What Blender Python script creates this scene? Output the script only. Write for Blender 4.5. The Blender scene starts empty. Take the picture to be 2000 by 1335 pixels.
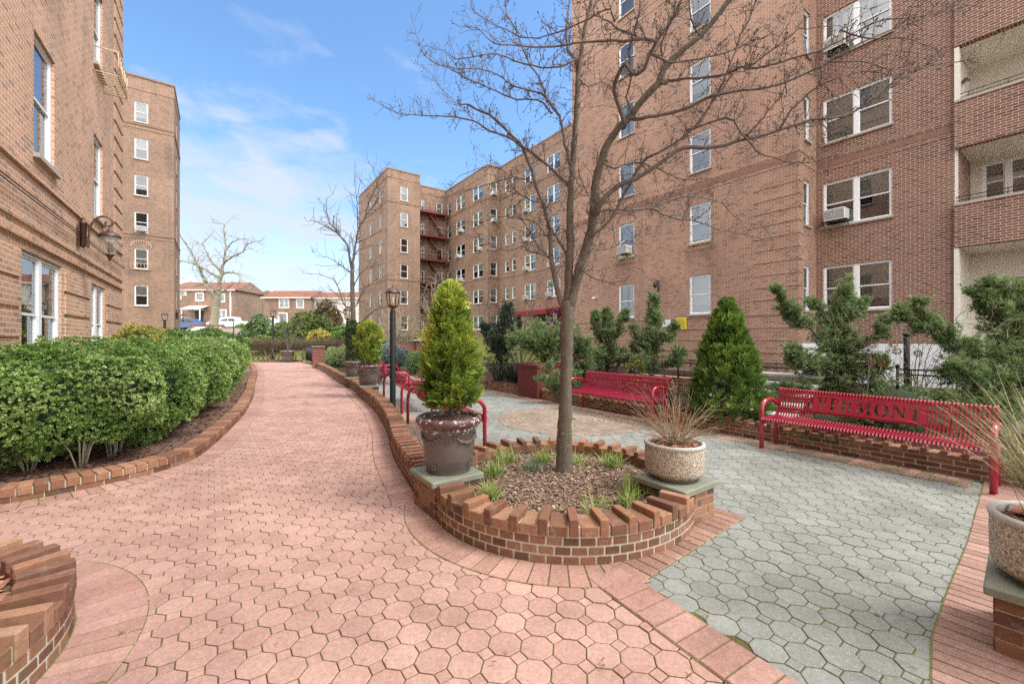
import bpy, math, random
import numpy as np
from mathutils import Vector, Matrix
random.seed(7); RNG = np.random.default_rng(11)
SC = bpy.context.scene
COL = SC.collection
FPX, HOR, CH = 810.0, 662.0, 1.5            # focal length in photo pixels, horizon row, camera height
PHI = math.atan2(.578, .816)                # the courtyard's axes against the view
CB = np.array([.816, .578]); CA = np.array([-.578, .816])
def G(u, v, z=0.0):                         # a point at height z seen at photo pixel (u,v)
    Y = (CH - z) * FPX / (v - HOR); return np.array([(u - 1000) / FPX * Y, Y, z])
def P(u, v, Y): return np.array([(u - 1000) / FPX * Y, Y, CH - (v - HOR) * Y / FPX])
def bl(b, a): return CB * b + CA * a        # courtyard frame -> world
# ------------------------------------------------------------------ mesh builder
class MB:
    def __init__(s): s.V = []; s.n = 0; s.F = []
    def add(s, v, f, mat=0, col=None, uv=None, smooth=False):
        v = np.asarray(v, float).reshape(-1, 3); f = np.asarray(f, int)
        if f.ndim == 1: f = f[None]
        s.V.append(v); s.F.append((f + s.n, mat, col, uv, smooth)); s.n += len(v); return s
    def box(s, c, size, rz=0.0, mat=0, col=None, tilt=None):
        sx, sy, sz = np.array(size) / 2
        v = np.array([[x, y, z] for z in (-sz, sz) for x, y in ((-sx, -sy), (sx, -sy), (sx, sy), (-sx, sy))])
        if tilt is not None: v = v @ np.array(tilt.to_matrix()).T
        ca, sa = math.cos(rz), math.sin(rz)
        v = np.c_[v[:, 0] * ca - v[:, 1] * sa, v[:, 0] * sa + v[:, 1] * ca, v[:, 2]] + np.asarray(c)
        return s.add(v, [[3, 2, 1, 0], [4, 5, 6, 7], [0, 1, 5, 4], [1, 2, 6, 5], [2, 3, 7, 6], [3, 0, 4, 7]], mat, col)
    def brick(s, c, size, rz=0.0, mat=0, col=None, bev=.006):
        """a box with chamfered top and vertical edges"""
        sx, sy, sz = np.array(size) / 2; b = min(bev, sx * .4, sy * .4, sz * .4)
        def ring(ix, z):
            x, y = sx - ix, sy - ix
            return [(-x + b, -y, z), (x - b, -y, z), (x, -y + b, z), (x, y - b, z), (x - b, y, z), (-x + b, y, z), (-x, y - b, z), (-x, -y + b, z)]
        v = np.array(ring(0, -sz) + ring(0, sz - b) + ring(b, sz))
        ca, sa = math.cos(rz), math.sin(rz)
        v = np.c_[v[:, 0] * ca - v[:, 1] * sa, v[:, 0] * sa + v[:, 1] * ca, v[:, 2]] + np.asarray(c)
        q = [[r * 8 + i, r * 8 + (i + 1) % 8, r * 8 + 8 + (i + 1) % 8, r * 8 + 8 + i] for r in (0, 1) for i in range(8)]
        s.add(v, q, mat, col); s.add(np.zeros((0, 3)), np.array([[16 + i for i in range(8)]]) - 24, mat, col); return s
    def quad(s, p, mat=0, col=None, uv=None): return s.add(p, [[0, 1, 2, 3]], mat, col, uv)
    def tube(s, pts, r, n=8, mat=0, col=None, cap=True, smooth=True):
        pts = np.asarray(pts, float); m = len(pts); r = np.broadcast_to(np.asarray(r, float), (m,))
        t = np.gradient(pts, axis=0); t /= np.linalg.norm(t, axis=1)[:, None] + 1e-12
        ref = np.array([0, 0, 1.]) if abs(t[0, 2]) < .9 else np.array([1., 0, 0])
        x = np.cross(t[0], ref); x /= np.linalg.norm(x); X = [x]
        for i in range(1, m):
            x = X[-1] - t[i] * (X[-1] @ t[i]); x /= np.linalg.norm(x) + 1e-12; X.append(x)
        X = np.array(X); Yv = np.cross(t, X)
        a = np.arange(n) * 2 * math.pi / n
        v = pts[:, None] + r[:, None, None] * (np.cos(a)[None, :, None] * X[:, None] + np.sin(a)[None, :, None] * Yv[:, None])
        i = np.arange(m - 1)[:, None] * n; k = np.arange(n)[None]; k2 = (k + 1) % n
        f = np.stack([i + k, i + k2, i + n + k2, i + n + k], -1).reshape(-1, 4)
        s.add(v.reshape(-1, 3), f, mat, col, None, smooth)
        if cap and n > 2:
            s.add(np.zeros((0, 3)), np.array([list(range(n))[::-1]]) - m * n, mat, col)
            s.add(np.zeros((0, 3)), np.array([list(range((m - 1) * n, m * n))]) - m * n, mat, col)
        return s
    def lathe(s, prof, c=(0, 0, 0), n=32, mat=0, col=None, wob=None):
        prof = np.array(prof, float); m = len(prof); a = np.arange(n) * 2 * math.pi / n
        v = np.stack([prof[:, 0, None] * np.cos(a), prof[:, 0, None] * np.sin(a), np.repeat(prof[:, 1, None], n, 1)], -1)
        if wob is not None: v = wob(v)
        i = np.arange(m - 1)[:, None] * n; k = np.arange(n)[None]; k2 = (k + 1) % n
        f = np.stack([i + k, i + k2, i + n + k2, i + n + k], -1).reshape(-1, 4)
        return s.add(v.reshape(-1, 3) + np.asarray(c), f, mat, col, None, True)
    def prism(s, poly, z0, z1, mat=0, col=None):
        p = np.array(poly, float); n = len(p)
        v = np.r_[np.c_[p, np.full(n, z0)], np.c_[p, np.full(n, z1)]]
        s.add(v, [[i, (i + 1) % n, n + (i + 1) % n, n + i] for i in range(n)], mat, col)
        s.add(np.zeros((0, 3)), np.array([list(range(n, 2 * n))]) - 2 * n, mat, col)
        s.add(np.zeros((0, 3)), np.array([list(range(n))[::-1]]) - 2 * n, mat, col); return s
    def mesh(s, name, mats):
        me = bpy.data.meshes.new(name)
        V = np.concatenate(s.V); nf = sum(len(f[0]) for f in s.F)
        loops = np.concatenate([f[0].ravel() for f in s.F]).astype(np.int32)
        cnt = np.concatenate([np.full(len(f[0]), f[0].shape[1]) for f in s.F]).astype(np.int32)
        me.vertices.add(len(V)); me.vertices.foreach_set('co', V.astype(np.float32).ravel())
        me.loops.add(len(loops)); me.loops.foreach_set('vertex_index', loops)
        me.polygons.add(nf); me.polygons.foreach_set('loop_start', np.r_[0, np.cumsum(cnt)[:-1]].astype(np.int32))
        me.polygons.foreach_set('material_index', np.concatenate([np.full(len(f[0]), f[1]) for f in s.F]).astype(np.int32))
        me.polygons.foreach_set('use_smooth', np.concatenate([np.full(len(f[0]), f[4]) for f in s.F]))
        if any(f[2] is not None for f in s.F):
            at = me.attributes.new('Col', 'FLOAT_COLOR', 'FACE'); C = []
            for f in s.F:
                c = np.array([.5, .5, .5]) if f[2] is None else np.asarray(f[2], float)
                C.append(np.c_[np.broadcast_to(c, (len(f[0]), 3)), np.ones(len(f[0]))])
            at.data.foreach_set('color', np.concatenate(C).astype(np.float32).ravel())
        if any(f[3] is not None for f in s.F):
            uvl = me.uv_layers.new(name='UVMap'); U = []
            for f in s.F: U.append(np.zeros((f[0].size, 2)) if f[3] is None else np.asarray(f[3], float).reshape(-1, 2))
            uvl.data.foreach_set('uv', np.concatenate(U).astype(np.float32).ravel())
        for m in mats if isinstance(mats, (list, tuple)) else [mats]: me.materials.append(m)
        me.update(calc_edges=True); me.validate(); return me
    def build(s, name, mats, parent=None, loc=(0, 0, 0), rz=0.0, **kw):
        return link(name, s.mesh(name, mats), parent, loc, rz, **kw)
def link(name, me, parent=None, loc=(0, 0, 0), rz=0.0, label=None, cat=None, group=None, kind=None):
    o = bpy.data.objects.new(name, me); COL.objects.link(o); o.parent = parent
    o.location = tuple(float(c) for c in loc); o.rotation_euler = (0, 0, rz); tag(o, label, cat, group, kind); return o
def tag(o, label=None, cat=None, group=None, kind=None):
    if label: o['label'] = label
    if cat: o['category'] = cat
    if group: o['group'] = group
    if kind: o['kind'] = kind
    return o
def thing(name, label, cat, loc=(0, 0, 0), rz=0.0, group=None):
    return link(name, None, None, loc, rz, label, cat, group)
def dup(o, loc=None, rz=None, label=None, group=None, parent=None, scale=None):
    c = o.copy(); COL.objects.link(c); c.parent = parent
    if loc is not None: c.location = tuple(float(q) for q in loc)
    if rz is not None: c.rotation_euler = (0, 0, rz)
    if scale is not None: c.scale = (scale,) * 3 if np.isscalar(scale) else scale
    if label: c['label'] = label
    if group: c['group'] = group
    for ch in list(o.children): dup(ch, parent=c)
    return c
# ------------------------------------------------------------------ node helpers
class NT:
    def __init__(s, name):
        s.m = bpy.data.materials.new(name); s.m.use_nodes = True; s.t = s.m.node_tree; s.t.nodes.clear()
        s.out = s.t.nodes.new('ShaderNodeOutputMaterial')
    def n(s, ty, props=None, **inp):
        nd = s.t.nodes.new('ShaderNode' + ty)
        for k, v in (props or {}).items(): setattr(nd, k, v)
        for k, v in inp.items():
            k = int(k[1:]) if k[0] == 'i' and k[1:].isdigit() else k.replace('_', ' ')
            s.put(nd, k, v)
        return nd
    def put(s, nd, k, v):
        sock = nd.inputs[k]
        if isinstance(v, bpy.types.Node): v = v.outputs[0]
        if isinstance(v, bpy.types.NodeSocket): s.t.links.new(v, sock)
        else:
            if sock.type == 'RGBA' and len(v) == 3: v = (*v, 1)
            sock.default_value = v
    def math(s, op, a, b=0.0, c=None, clamp=False):
        d = dict(i0=a, i1=b)
        if c is not None: d['i2'] = c
        return s.n('Math', {'operation': op, 'use_clamp': clamp}, **d).outputs[0]
    def mix(s, f, a, b, blend='MIX'):
        nd = s.n('Mix', {'data_type': 'RGBA', 'blend_type': blend}); s.put(nd, 0, f); s.put(nd, 6, a); s.put(nd, 7, b); return nd.outputs[2]
    def ramp(s, f, stops):
        nd = s.n('ValToRGB', Fac=f); e = nd.color_ramp.elements
        while len(e) < len(stops): e.new(.5)
        for el, (p, c) in zip(e, stops): el.position = p; el.color = (*c, 1) if len(c) == 3 else c
        return nd.outputs[0]
    def noise(s, scale, detail=4, rough=.55, vec=None, dist=0.0):
        d = dict(Scale=scale, Detail=detail, Roughness=rough, Distortion=dist)
        if vec is not None: d['Vector'] = vec
        return s.n('TexNoise', **d).outputs[0]
    def obj(s): return s.n('TexCoord').outputs['Object']
    def pos(s): return s.n('NewGeometry').outputs['Position']
    def attr(s): return s.n('Attribute', {'attribute_name': 'Col'}).outputs['Color']
    def bump(s, h, strength=.4, dist=.01): return s.n('Bump', Height=h, Strength=strength, Distance=dist).outputs[0]
    def pbr(s, base, rough=.6, normal=None, metal=0.0, spec=.5, coat=0.0, trans=None):
        d = {'Base_Color': base, 'Roughness': rough, 'Metallic': metal, 'Specular_IOR_Level': spec, 'Coat_Weight': coat}
        if normal is not None: d['Normal'] = normal
        b = s.n('BsdfPrincipled', **d)
        if trans is not None:
            tr = s.n('BsdfTranslucent', Color=trans if not isinstance(trans, float) else base)
            mx = s.n('MixShader'); s.put(mx, 0, .3 if not isinstance(trans, float) else trans); s.put(mx, 1, b); s.put(mx, 2, tr); b = mx
        s.t.links.new(b.outputs[0], s.out.inputs[0]); return s.m
def plain(name, c, rough=.5, var=.15, scale=9.0, metal=0.0, bump=0.0, coat=0.0, spec=.5):
    t = NT(name); n = t.noise(scale, 5, .6, t.obj())
    base = t.mix(n, tuple(q * (1 - var) for q in c), tuple(min(1, q * (1 + var)) for q in c))
    nm = t.bump(t.noise(scale * 12, 3, .6, t.obj()), bump, .004) if bump else None
    return t.pbr(base, rough, nm, metal, spec, coat)
def leafy(name, rough=.5, trans=.25, gain=1.0):
    t = NT(name); c = t.mix(t.noise(3.0, 2, .5, t.pos()), (.75 * gain,) * 3, (1.2 * gain,) * 3); return t.pbr(t.mix(1.0, t.attr(), c, 'MULTIPLY'), rough, None, 0, .35, 0, trans)
def brickmat(name, c1, c2, mortar, dark=.35, bw=.215, rh=.075, streak=.35):
    t = NT(name); uv = t.n('TexCoord').outputs['UV']
    bk = t.n('TexBrick', {'offset': .5, 'squash': 1.0}, Vector=uv, Color1=c1, Color2=c2, Mortar=mortar, Scale=1.0, Mortar_Size=.0068, Mortar_Smooth=.12, Bias=0.0, Brick_Width=bw, Row_Height=rh)
    # a second tone drawn per brick
    bx = t.n('TexBrick', {'offset': .5, 'squash': 1.0}, Vector=uv, Color1=(0, 0, 0), Color2=(1, 1, 1), Mortar=(.5, .5, .5), Scale=1.0, Mortar_Size=.0, Bias=-.1, Brick_Width=bw, Row_Height=rh)
    tone = t.ramp(bx.outputs[0], [(0, (1 - dark, 1 - dark, 1 - dark * .95)), (.3, (.95, .93, .93)), (.62, (1.02, 1.0, .98)), (1, (1.18, 1.12, 1.05))])
    fine = t.ramp(t.noise(38, 4, .7, uv), [(.25, (.8, .8, .8)), (.75, (1.12, 1.12, 1.12))])
    c = t.mix(1.0, t.mix(1.0, bk.outputs[0], tone, 'MULTIPLY'), fine, 'MULTIPLY')
    c = t.mix(bk.outputs[1], c, t.mix(.25, mortar, fine, 'MULTIPLY'))
    big = t.ramp(t.noise(.33, 4, .65, uv), [(.3, (1 - streak,) * 3), (.62, (1.06, 1.06, 1.06))])
    wv = t.n('Mapping', Vector=uv, Scale=(1.6, .16, 1)); st = t.ramp(t.noise(1.0, 4, .6, wv), [(.28, (1 - streak * .8,) * 3), (.5, (1, 1, 1))])
    c = t.mix(.7, c, big, 'MULTIPLY'); c = t.mix(.7, c, st, 'MULTIPLY')
    h = t.math('ADD', t.math('SUBTRACT', 1.0, bk.outputs[1]), t.math('MULTIPLY', t.noise(60, 3, .6, uv), .35))
    return t.pbr(c, .85, t.bump(h, .6, .008), 0, .25)
MAT = {}
MAT['brick_tan'] = brickmat('tan_brick', (.68, .415, .275), (.52, .30, .195), (.74, .64, .51), .4)
MAT['brick_red'] = brickmat('red_brown_brick', (.51, .29, .20), (.355, .19, .135), (.65, .54, .435), .48)
MAT['brick_dark'] = brickmat('dark_brick', (.33, .158, .112), (.17, .088, .07), (.63, .53, .43), .55, streak=.15)
MAT['brick_far'] = brickmat('far_brick', (.37, .22, .155), (.23, .135, .10), (.50, .40, .31), .5)
MAT['brick_deep'] = brickmat('deep_red_brick', (.33, .10, .07), (.24, .07, .05), (.50, .40, .33), .3)
MAT['white_paint_wall'] = plain('white_painted_wall', (.74, .77, .80), .7, .08, 1.2, bump=.2)
MAT['frame'] = plain('white_window_frame', (.78, .80, .82), .4, .04, 5)
MAT['soldier'] = plain('soldier_brick', (.25, .135, .10), .85, .45, 14, bump=.3)
MAT['sill'] = plain('stone_sill', (.42, .37, .32), .8, .15, 8, bump=.2)
MAT['interior'] = plain('dark_room_interior', (.035, .033, .032), .9, .3, 2)
MAT['blind'] = plain('window_blind', (.62, .60, .55), .8, .08, 3)
MAT['curtain'] = plain('pale_curtain', (.70, .68, .63), .9, .2, 18)
def glassmat():
    t = NT('window_glass'); fr = t.n('Fresnel', IOR=1.5)
    k = t.math('MULTIPLY_ADD', fr.outputs[0], .9, .125, True)
    tr = t.n('BsdfTransparent', Color=(.72, .77, .76)); gl = t.n('BsdfGlossy', Color=(.93, .96, 1.0), Roughness=.015)
    gl.inputs['Normal'].default_value if False else None
    nm = t.bump(t.noise(1.7, 2, .5, t.obj()), .025, .02); t.put(gl, 'Normal', nm)
    mx = t.n('MixShader'); t.put(mx, 0, k); t.put(mx, 1, tr); t.put(mx, 2, gl); t.t.links.new(mx.outputs[0], t.out.inputs[0]); return t.m
MAT['glass'] = glassmat()
def piecemat(name, noise=26, moss=0.0, bumpk=.35, rough=.85, speck=0.0):
    t = NT(name); c = t.attr(); p = t.pos()
    f = t.ramp(t.noise(noise, 5, .65, p), [(.2, (.72, .72, .72)), (.8, (1.2, 1.2, 1.2))]); c = t.mix(1.0, c, f, 'MULTIPLY')
    big = t.ramp(t.noise(.7, 6, .66, p), [(.3, (.74, .72, .70)), (.52, (1, 1, 1)), (.72, (1.1, 1.1, 1.09))]); c = t.mix(1.0, c, big, 'MULTIPLY')
    if speck:
        st_ = t.ramp(t.noise(2.3, 6, .7, t.n('Mapping', Vector=p, Location=(5, 2, 0)).outputs[0]), [(.32, (.80, .79, .77)), (.5, (1, 1, 1)), (.7, (1.05, 1.05, 1.04))]); c = t.mix(1.0, c, st_, 'MULTIPLY')
        vo = t.n('TexVoronoi', Vector=p, Scale=160.0); s_ = t.math('LESS_THAN', vo.outputs[0], .22)
        wn = t.n('TexWhiteNoise', Vector=vo.outputs['Position']); s_ = t.math('MULTIPLY', s_, t.math('GREATER_THAN', wn.outputs[0], .75)); c = t.mix(t.math('MULTIPLY', s_, speck), c, (.75, .68, .62))
    if moss:
        m_ = t.math('MULTIPLY', t.math('SUBTRACT', t.noise(4.5, 5, .7, p), .52, None, True), moss * 5, None, True); c = t.mix(m_, c, (.13, .115, .045))
        e_ = t.math('MULTIPLY', t.math('SUBTRACT', t.noise(7.5, 5, .75, t.n('Mapping', Vector=p, Location=(9, 3, 1)).outputs[0]), .57, None, True), 4.0, None, True); c = t.mix(t.math('MULTIPLY', e_, .5), c, (.45, .42, .36))
    return t.pbr(c, rough, t.bump(t.noise(noise * 5, 4, .65, p), bumpk, .004), 0, .25)
MAT['piece'] = piecemat('planter_brick', 30, .6)
MAT['paver'] = piecemat('concrete_paver', 45, 0.0, .25, .85, .7)
MAT['mortar'] = plain('mortar', (.46, .43, .36), .95, .4, 11, bump=.5)
def jointmat():
    t = NT('mossy_joint'); p = t.pos(); n = t.noise(.8, 4, .6, p); n2 = t.noise(9, 4, .7, p)
    f = t.math('ADD', t.math('MULTIPLY', n, .55), t.math('MULTIPLY', n2, .45))
    c = t.ramp(f, [(.34, (.085, .065, .04)), (.44, (.11, .10, .035)), (.52, (.12, .165, .026)), (.64, (.19, .28, .035))])
    return t.pbr(c, .95, t.bump(t.noise(120, 4, .7, p), .7, .006), 0, .1)
MAT['joint'] = jointmat()
def soilmat(name, a, b, c3):
    t = NT(name); p = t.pos(); vo = t.n('TexVoronoi', {'feature': 'F1'}, Vector=t.n('Mapping', Vector=p, Scale=(1, 1.8, 1)).outputs[0], Scale=38.0)
    c = t.mix(vo.outputs['Color'], a, b); c = t.mix(t.math('MULTIPLY', t.noise(3, 4, .6, p), .7), c, c3)
    h = t.math('ADD', vo.outputs[0], t.noise(60, 4, .7, p)); return t.pbr(c, .95, t.bump(h, .9, .03), 0, .15)
MAT['mulch'] = soilmat('wood_mulch', (.34, .225, .165), (.16, .10, .07), (.24, .15, .11))
MAT['soil'] = soilmat('dark_soil', (.095, .055, .04), (.04, .025, .02), (.06, .04, .03))
MAT['chip'] = piecemat('mulch_chip', 40)
MAT['red_metal'] = plain('red_enamel', (.32, .010, .036), .26, .24, 16, 0, 0.0, .5)
MAT['black_iron'] = plain('black_iron', (.022, .023, .027), .45, .25, 14)
MAT['lamp_black'] = plain('lamp_post_paint', (.014, .015, .018), .6, .2, 6, spec=.25)
MAT['bronze'] = plain('aged_bronze', (.105, .055, .043), .4, .45, 22, .45)
MAT['gold_iron'] = plain('rusty_gold_iron', (.42, .27, .11), .6, .4, 25)
MAT['cream_iron'] = plain('cream_iron', (.62, .50, .33), .6, .3, 25)
MAT['fire_red'] = plain('fire_escape_red', (.16, .03, .028), .6, .3, 9)
MAT['awning'] = plain('red_awning', (.30, .025, .035), .7, .15, 3)
MAT['stone'] = plain('bluestone_slab', (.21, .225, .175), .75, .28, 7, bump=.3)
MAT['concrete'] = plain('pale_concrete', (.46, .45, .42), .85, .18, 6, bump=.3)
MAT['asphalt'] = plain('asphalt', (.05, .05, .052), .9, .2, 5, bump=.3)
MAT['lawn'] = plain('lawn_grass', (.17, .19, .05), .95, .45, 2.2, bump=.8)
MAT['earth'] = plain('ground_earth', (.11, .085, .05), .95, .35, 1.0, bump=.6)
MAT['roof_tile'] = brickmat('terracotta_tile', (.30, .13, .085), (.21, .09, .06), (.17, .07, .05), .3, .3, .33)
MAT['ac'] = plain('ac_casing', (.66, .66, .64), .5, .08, 8)
MAT['ac_grille'] = plain('ac_grille', (.17, .17, .17), .6, .3, 60)
MAT['cream'] = plain('cream_stucco', (.72, .68, .60), .8, .06, 2)
MAT['soffit'] = plain('soffit_plaster', (.82, .78, .70), .85, .05, 2)
MAT['tar'] = plain('flat_roof', (.16, .15, .14), .9, .2, 1)
MAT['leaf'] = leafy('leaf', .42, .22)
MAT['conifer'] = leafy('conifer_foliage', .6, .2)
MAT['twigleaf'] = leafy('dry_stem', .75, .1)
def barkmat(name, a, b, moss):
    t = NT(name); p = t.obj(); mp = t.n('Mapping', Vector=p, Scale=(1, 1, .18))
    n = t.noise(26, 6, .7, mp.outputs[0]); c = t.mix(n, a, b)
    m_ = t.math('MULTIPLY', t.math('SUBTRACT', t.noise(6, 5, .7, p), .5, None, True), 3.5, None, True); c = t.mix(m_, c, moss)
    l_ = t.math('GREATER_THAN', t.noise(34, 3, .6, p), .63); c = t.mix(t.math('MULTIPLY', l_, .45), c, (.36, .33, .28))
    return t.pbr(c, .9, t.bump(n, .9, .014), 0, .15)
MAT['bark'] = barkmat('grey_brown_bark', (.07, .058, .045), (.21, .18, .145), (.14, .13, .075))
MAT['twig'] = plain('twig_bark', (.14, .11, .095), .8, .4, 20)
MAT['pale_bark'] = barkmat('pale_bark', (.22, .19, .14), (.42, .38, .30), (.30, .29, .2))
def potmat():
    t = NT('brown_glazed_pot'); p = t.obj(); z = t.n('SeparateXYZ', Vector=p).outputs[2]
    c = t.mix(t.noise(7, 5, .6, p), (.085, .066, .06), (.155, .13, .115))
    rim = t.math('GREATER_THAN', z, .395); c = t.mix(t.math('MULTIPLY', rim, .75), c, (.10, .036, .032))
    fl = t.math('MULTIPLY', t.math('GREATER_THAN', t.noise(24, 5, .75, p), .575), t.math('GREATER_THAN', z, .36)); c = t.mix(fl, c, (.62, .60, .58))
    return t.pbr(c, .42, t.bump(t.noise(60, 4, .6, p), .2, .003), 0, .5)
MAT['pot'] = potmat()
def aggmat():
    t = NT('exposed_aggregate'); p = t.obj(); vo = t.n('TexVoronoi', Vector=p, Scale=92.0)
    wn = t.n('TexWhiteNoise', Vector=vo.outputs['Position'])
    c = t.ramp(wn.outputs[0], [(0, (.20, .14, .09)), (.2, (.46, .35, .23)), (.5, (.62, .54, .43)), (.75, (.74, .69, .60)), (1, (.42, .38, .34))])
    e = t.n('TexVoronoi', {'feature': 'DISTANCE_TO_EDGE'}, Vector=p, Scale=92.0)
    c = t.mix(t.math('LESS_THAN', e.outputs[0], .07), c, (.38, .32, .25))
    z = t.n('SeparateXYZ', Vector=p).outputs[2]; low = t.math('MULTIPLY', t.math('SUBTRACT', .07, z, None, True), 13, None, True); c = t.mix(low, c, (.07, .065, .03))
    return t.pbr(c, .8, t.bump(t.math('SUBTRACT', 1.0, vo.outputs[0]), .8, .012), 0, .3)
MAT['aggregate'] = aggmat()
def lampglass():
    t = NT('lantern_glass'); tr = t.n('BsdfTransparent', Color=(.96, .96, .93)); gl = t.n('BsdfPrincipled', Base_Color=(.75, .74, .68), Roughness=.18)
    mx = t.n('MixShader'); t.put(mx, 0, .2); t.put(mx, 1, tr); t.put(mx, 2, gl); t.t.links.new(mx.outputs[0], t.out.inputs[0]); return t.m
MAT['lampglass'] = lampglass()
MAT['yellow_sign'] = plain('yellow_sign', (.78, .60, .02), .5, .05, 5)
MAT['white_sign'] = plain('white_sign', (.75, .76, .78), .5, .05, 5)
MAT['ink'] = plain('black_lettering', (.02, .02, .02), .6, .1, 5)
MAT['blue_paint'] = plain('blue_car_paint', (.035, .075, .20), .25, .1, 2, .2, 0, .6)
MAT['white_paint'] = plain('white_car_paint', (.75, .77, .78), .25, .04, 2, 0, 0, .6)
MAT['carglass'] = plain('car_glass', (.03, .035, .04), .08, .2, 2)
MAT['rubber'] = plain('rubber', (.02, .02, .02), .85, .2, 10)
MAT['rim'] = plain('wheel_rim', (.45, .45, .46), .35, .1, 5, .6)
MAT['door_red'] = plain('brown_red_door', (.22, .06, .035), .5, .2, 4)
MAT['flag_red'] = plain('flag_red', (.5, .03, .05), .8, .05, 3)
MAT['flag_blue'] = plain('flag_blue', (.03, .05, .22), .8, .05, 3)
MAT['globe'] = plain('white_globe', (.85, .83, .78), .3, .03, 3)
MAT['maroon'] = plain('maroon_painted_wood', (.15, .028, .025), .7, .2, 8)
MAT['green_mesh'] = plain('green_screen', (.03, .09, .055), .9, .2, 6)
# ------------------------------------------------------------------ curves, the ground, paving
def spline(pts, step=.05, closed=False):
    pts = [np.array(p, float) for p in pts]; out = []
    n = len(pts); rng = range(n if closed else n - 1)
    for i in rng:
        p0 = pts[(i - 1) % n] if closed or i > 0 else 2 * pts[0] - pts[1]
        p1, p2 = pts[i], pts[(i + 1) % n]
        p3 = pts[(i + 2) % n] if closed or i + 2 < n else 2 * pts[-1] - pts[-2]
        k = max(2, int(np.linalg.norm(p2 - p1) / step))
        for t in np.arange(k) / k:
            out.append(.5 * (2 * p1 + (p2 - p0) * t + (2 * p0 - 5 * p1 + 4 * p2 - p3) * t * t + (3 * p1 - p0 - 3 * p2 + p3) * t ** 3))
    if not closed: out.append(pts[-1])
    return np.array(out)
class Curve:
    def __init__(s, pts):
        s.p = np.array(pts, float)[:, :2]; d = np.linalg.norm(np.diff(s.p, axis=0), axis=1); s.s = np.r_[0, np.cumsum(d)]; s.L = s.s[-1]
    def at(s, q, off=0.0):
        q = np.clip(q, 0, s.L); c = np.array([np.interp(q, s.s, s.p[:, 0]), np.interp(q, s.s, s.p[:, 1])])
        e = .04; a, b = np.clip(q - e, 0, s.L), np.clip(q + e, 0, s.L)
        t = np.array([np.interp(b, s.s, s.p[:, 0]) - np.interp(a, s.s, s.p[:, 0]), np.interp(b, s.s, s.p[:, 1]) - np.interp(a, s.s, s.p[:, 1])]); t /= np.linalg.norm(t) + 1e-9
        return c + off * np.array([-t[1], t[0]]), math.atan2(t[1], t[0])
def circle(c, R, a0=0, a1=360, n=180): a = np.radians(np.linspace(a0, a1, n)); return np.c_[c[0] + R * np.cos(a), c[1] + R * np.sin(a)]
def inside(pts, poly):
    x, y = pts[:, 0], pts[:, 1]; r = np.zeros(len(pts), bool); n = len(poly); j = n - 1
    for i in range(n):
        xi, yi = poly[i]; xj, yj = poly[j]
        m = ((yi > y) != (yj > y)) & (x < (xj - xi) * (y - yi) / (yj - yi + 1e-12) + xi); r ^= m; j = i
    return r
KERB = spline([(-5.75, 3.42), (-5.1, 3.55), (-4.64, 3.76), (-4.39, 4.0), (-4.15, 4.35), (-3.99, 4.72), (-3.98, 5.15), (-4.18, 5.75), (-4.71, 6.94), (-5.5, 8.56), (-6.95, 11.15), (-8.66, 13.97), (-11.3, 18.4), (-14.0, 22.5), (-16.6, 26.4)])
PWALL = spline([(-.87, 3.86), (-1.06, 4.28), (-1.3, 4.8), (-1.56, 5.42), (-2.07, 6.83), (-2.93, 8.8), (-4.18, 11.2), (-4.42, 11.74), (-6.24, 14.82), (-8.2, 18.3), (-10.2, 21.6)])
RING_C, RING_R = np.array([.45, 3.93]), 1.18
LR_C, LR_R = np.array([-3.1, 1.45]), 1.08
TIP = np.array([.77, 2.6])
ramp_ = lambda y, a, b: np.clip((y - a) / (b - a), 0, 1) ** 2 * (3 - 2 * np.clip((y - a) / (b - a), 0, 1))
def terrain(x, y): return 1.65 * ramp_(y, 30.5, 40) + 1.15 * ramp_(y, 47, 56)
def ground():
    mb = MB(); xs = np.r_[-400, -200, -120, np.linspace(-90, 60, 76), 120, 200, 400]; ys = np.r_[-200, -60, -20, np.linspace(-10, 90, 101), 130, 220, 500]
    X, Y = np.meshgrid(xs, ys); Z = terrain(X, Y) - .03; nx = len(xs); i = np.arange(len(ys) - 1)[:, None] * nx; k = np.arange(nx - 1)[None]
    f = np.stack([i + k, i + k + 1, i + nx + k + 1, i + nx + k], -1).reshape(-1, 4); mb.add(np.c_[X.ravel(), Y.ravel(), Z.ravel()], f, 0, None, None, True)
    t = NT('ground'); p = t.pos(); y = t.n('SeparateXYZ', Vector=p).outputs[1]
    n = t.noise(1.3, 5, .65, p); soil = t.mix(n, (.06, .04, .028), (.14, .095, .06)); lawn = t.mix(t.noise(.9, 6, .7, p), (.20, .20, .055), (.10, .13, .035))
    c = t.mix(t.math('GREATER_THAN', y, 27.6), soil, lawn); m = t.pbr(c, .95, t.bump(t.noise(40, 4, .7, p), .8, .03), 0, .1)
    mb.build('ground', m, kind='structure')
ground()
PITCH = .1581
PINK = np.array([tuple(p) for p in KERB] + [(-14.0, 27.2), (-12.4, 25.2), (-10.0, 21.5)] + [tuple(p) for p in PWALL[::-1]] + [(-.6, 3.3), (.3, 3.2), (.62, 2.62), (1.12, 1.72), (4.05, -3.1), (-8, -3.1), (-8, 3.0)])
GREY = np.array([tuple(TIP), (1.5, 1.35), (2.05, 1.55), (2.2, 1.92), (4.9, 4.10), tuple(bl(6.45, .55)), tuple(bl(6.45, 19)), (-7.0, 18.4), (-6.3, 15.2), (-4.3, 11.8), (-3.0, 9.1), (-1.9, 6.9), (-1.0, 4.7), (-.3, 4.9)])
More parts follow.
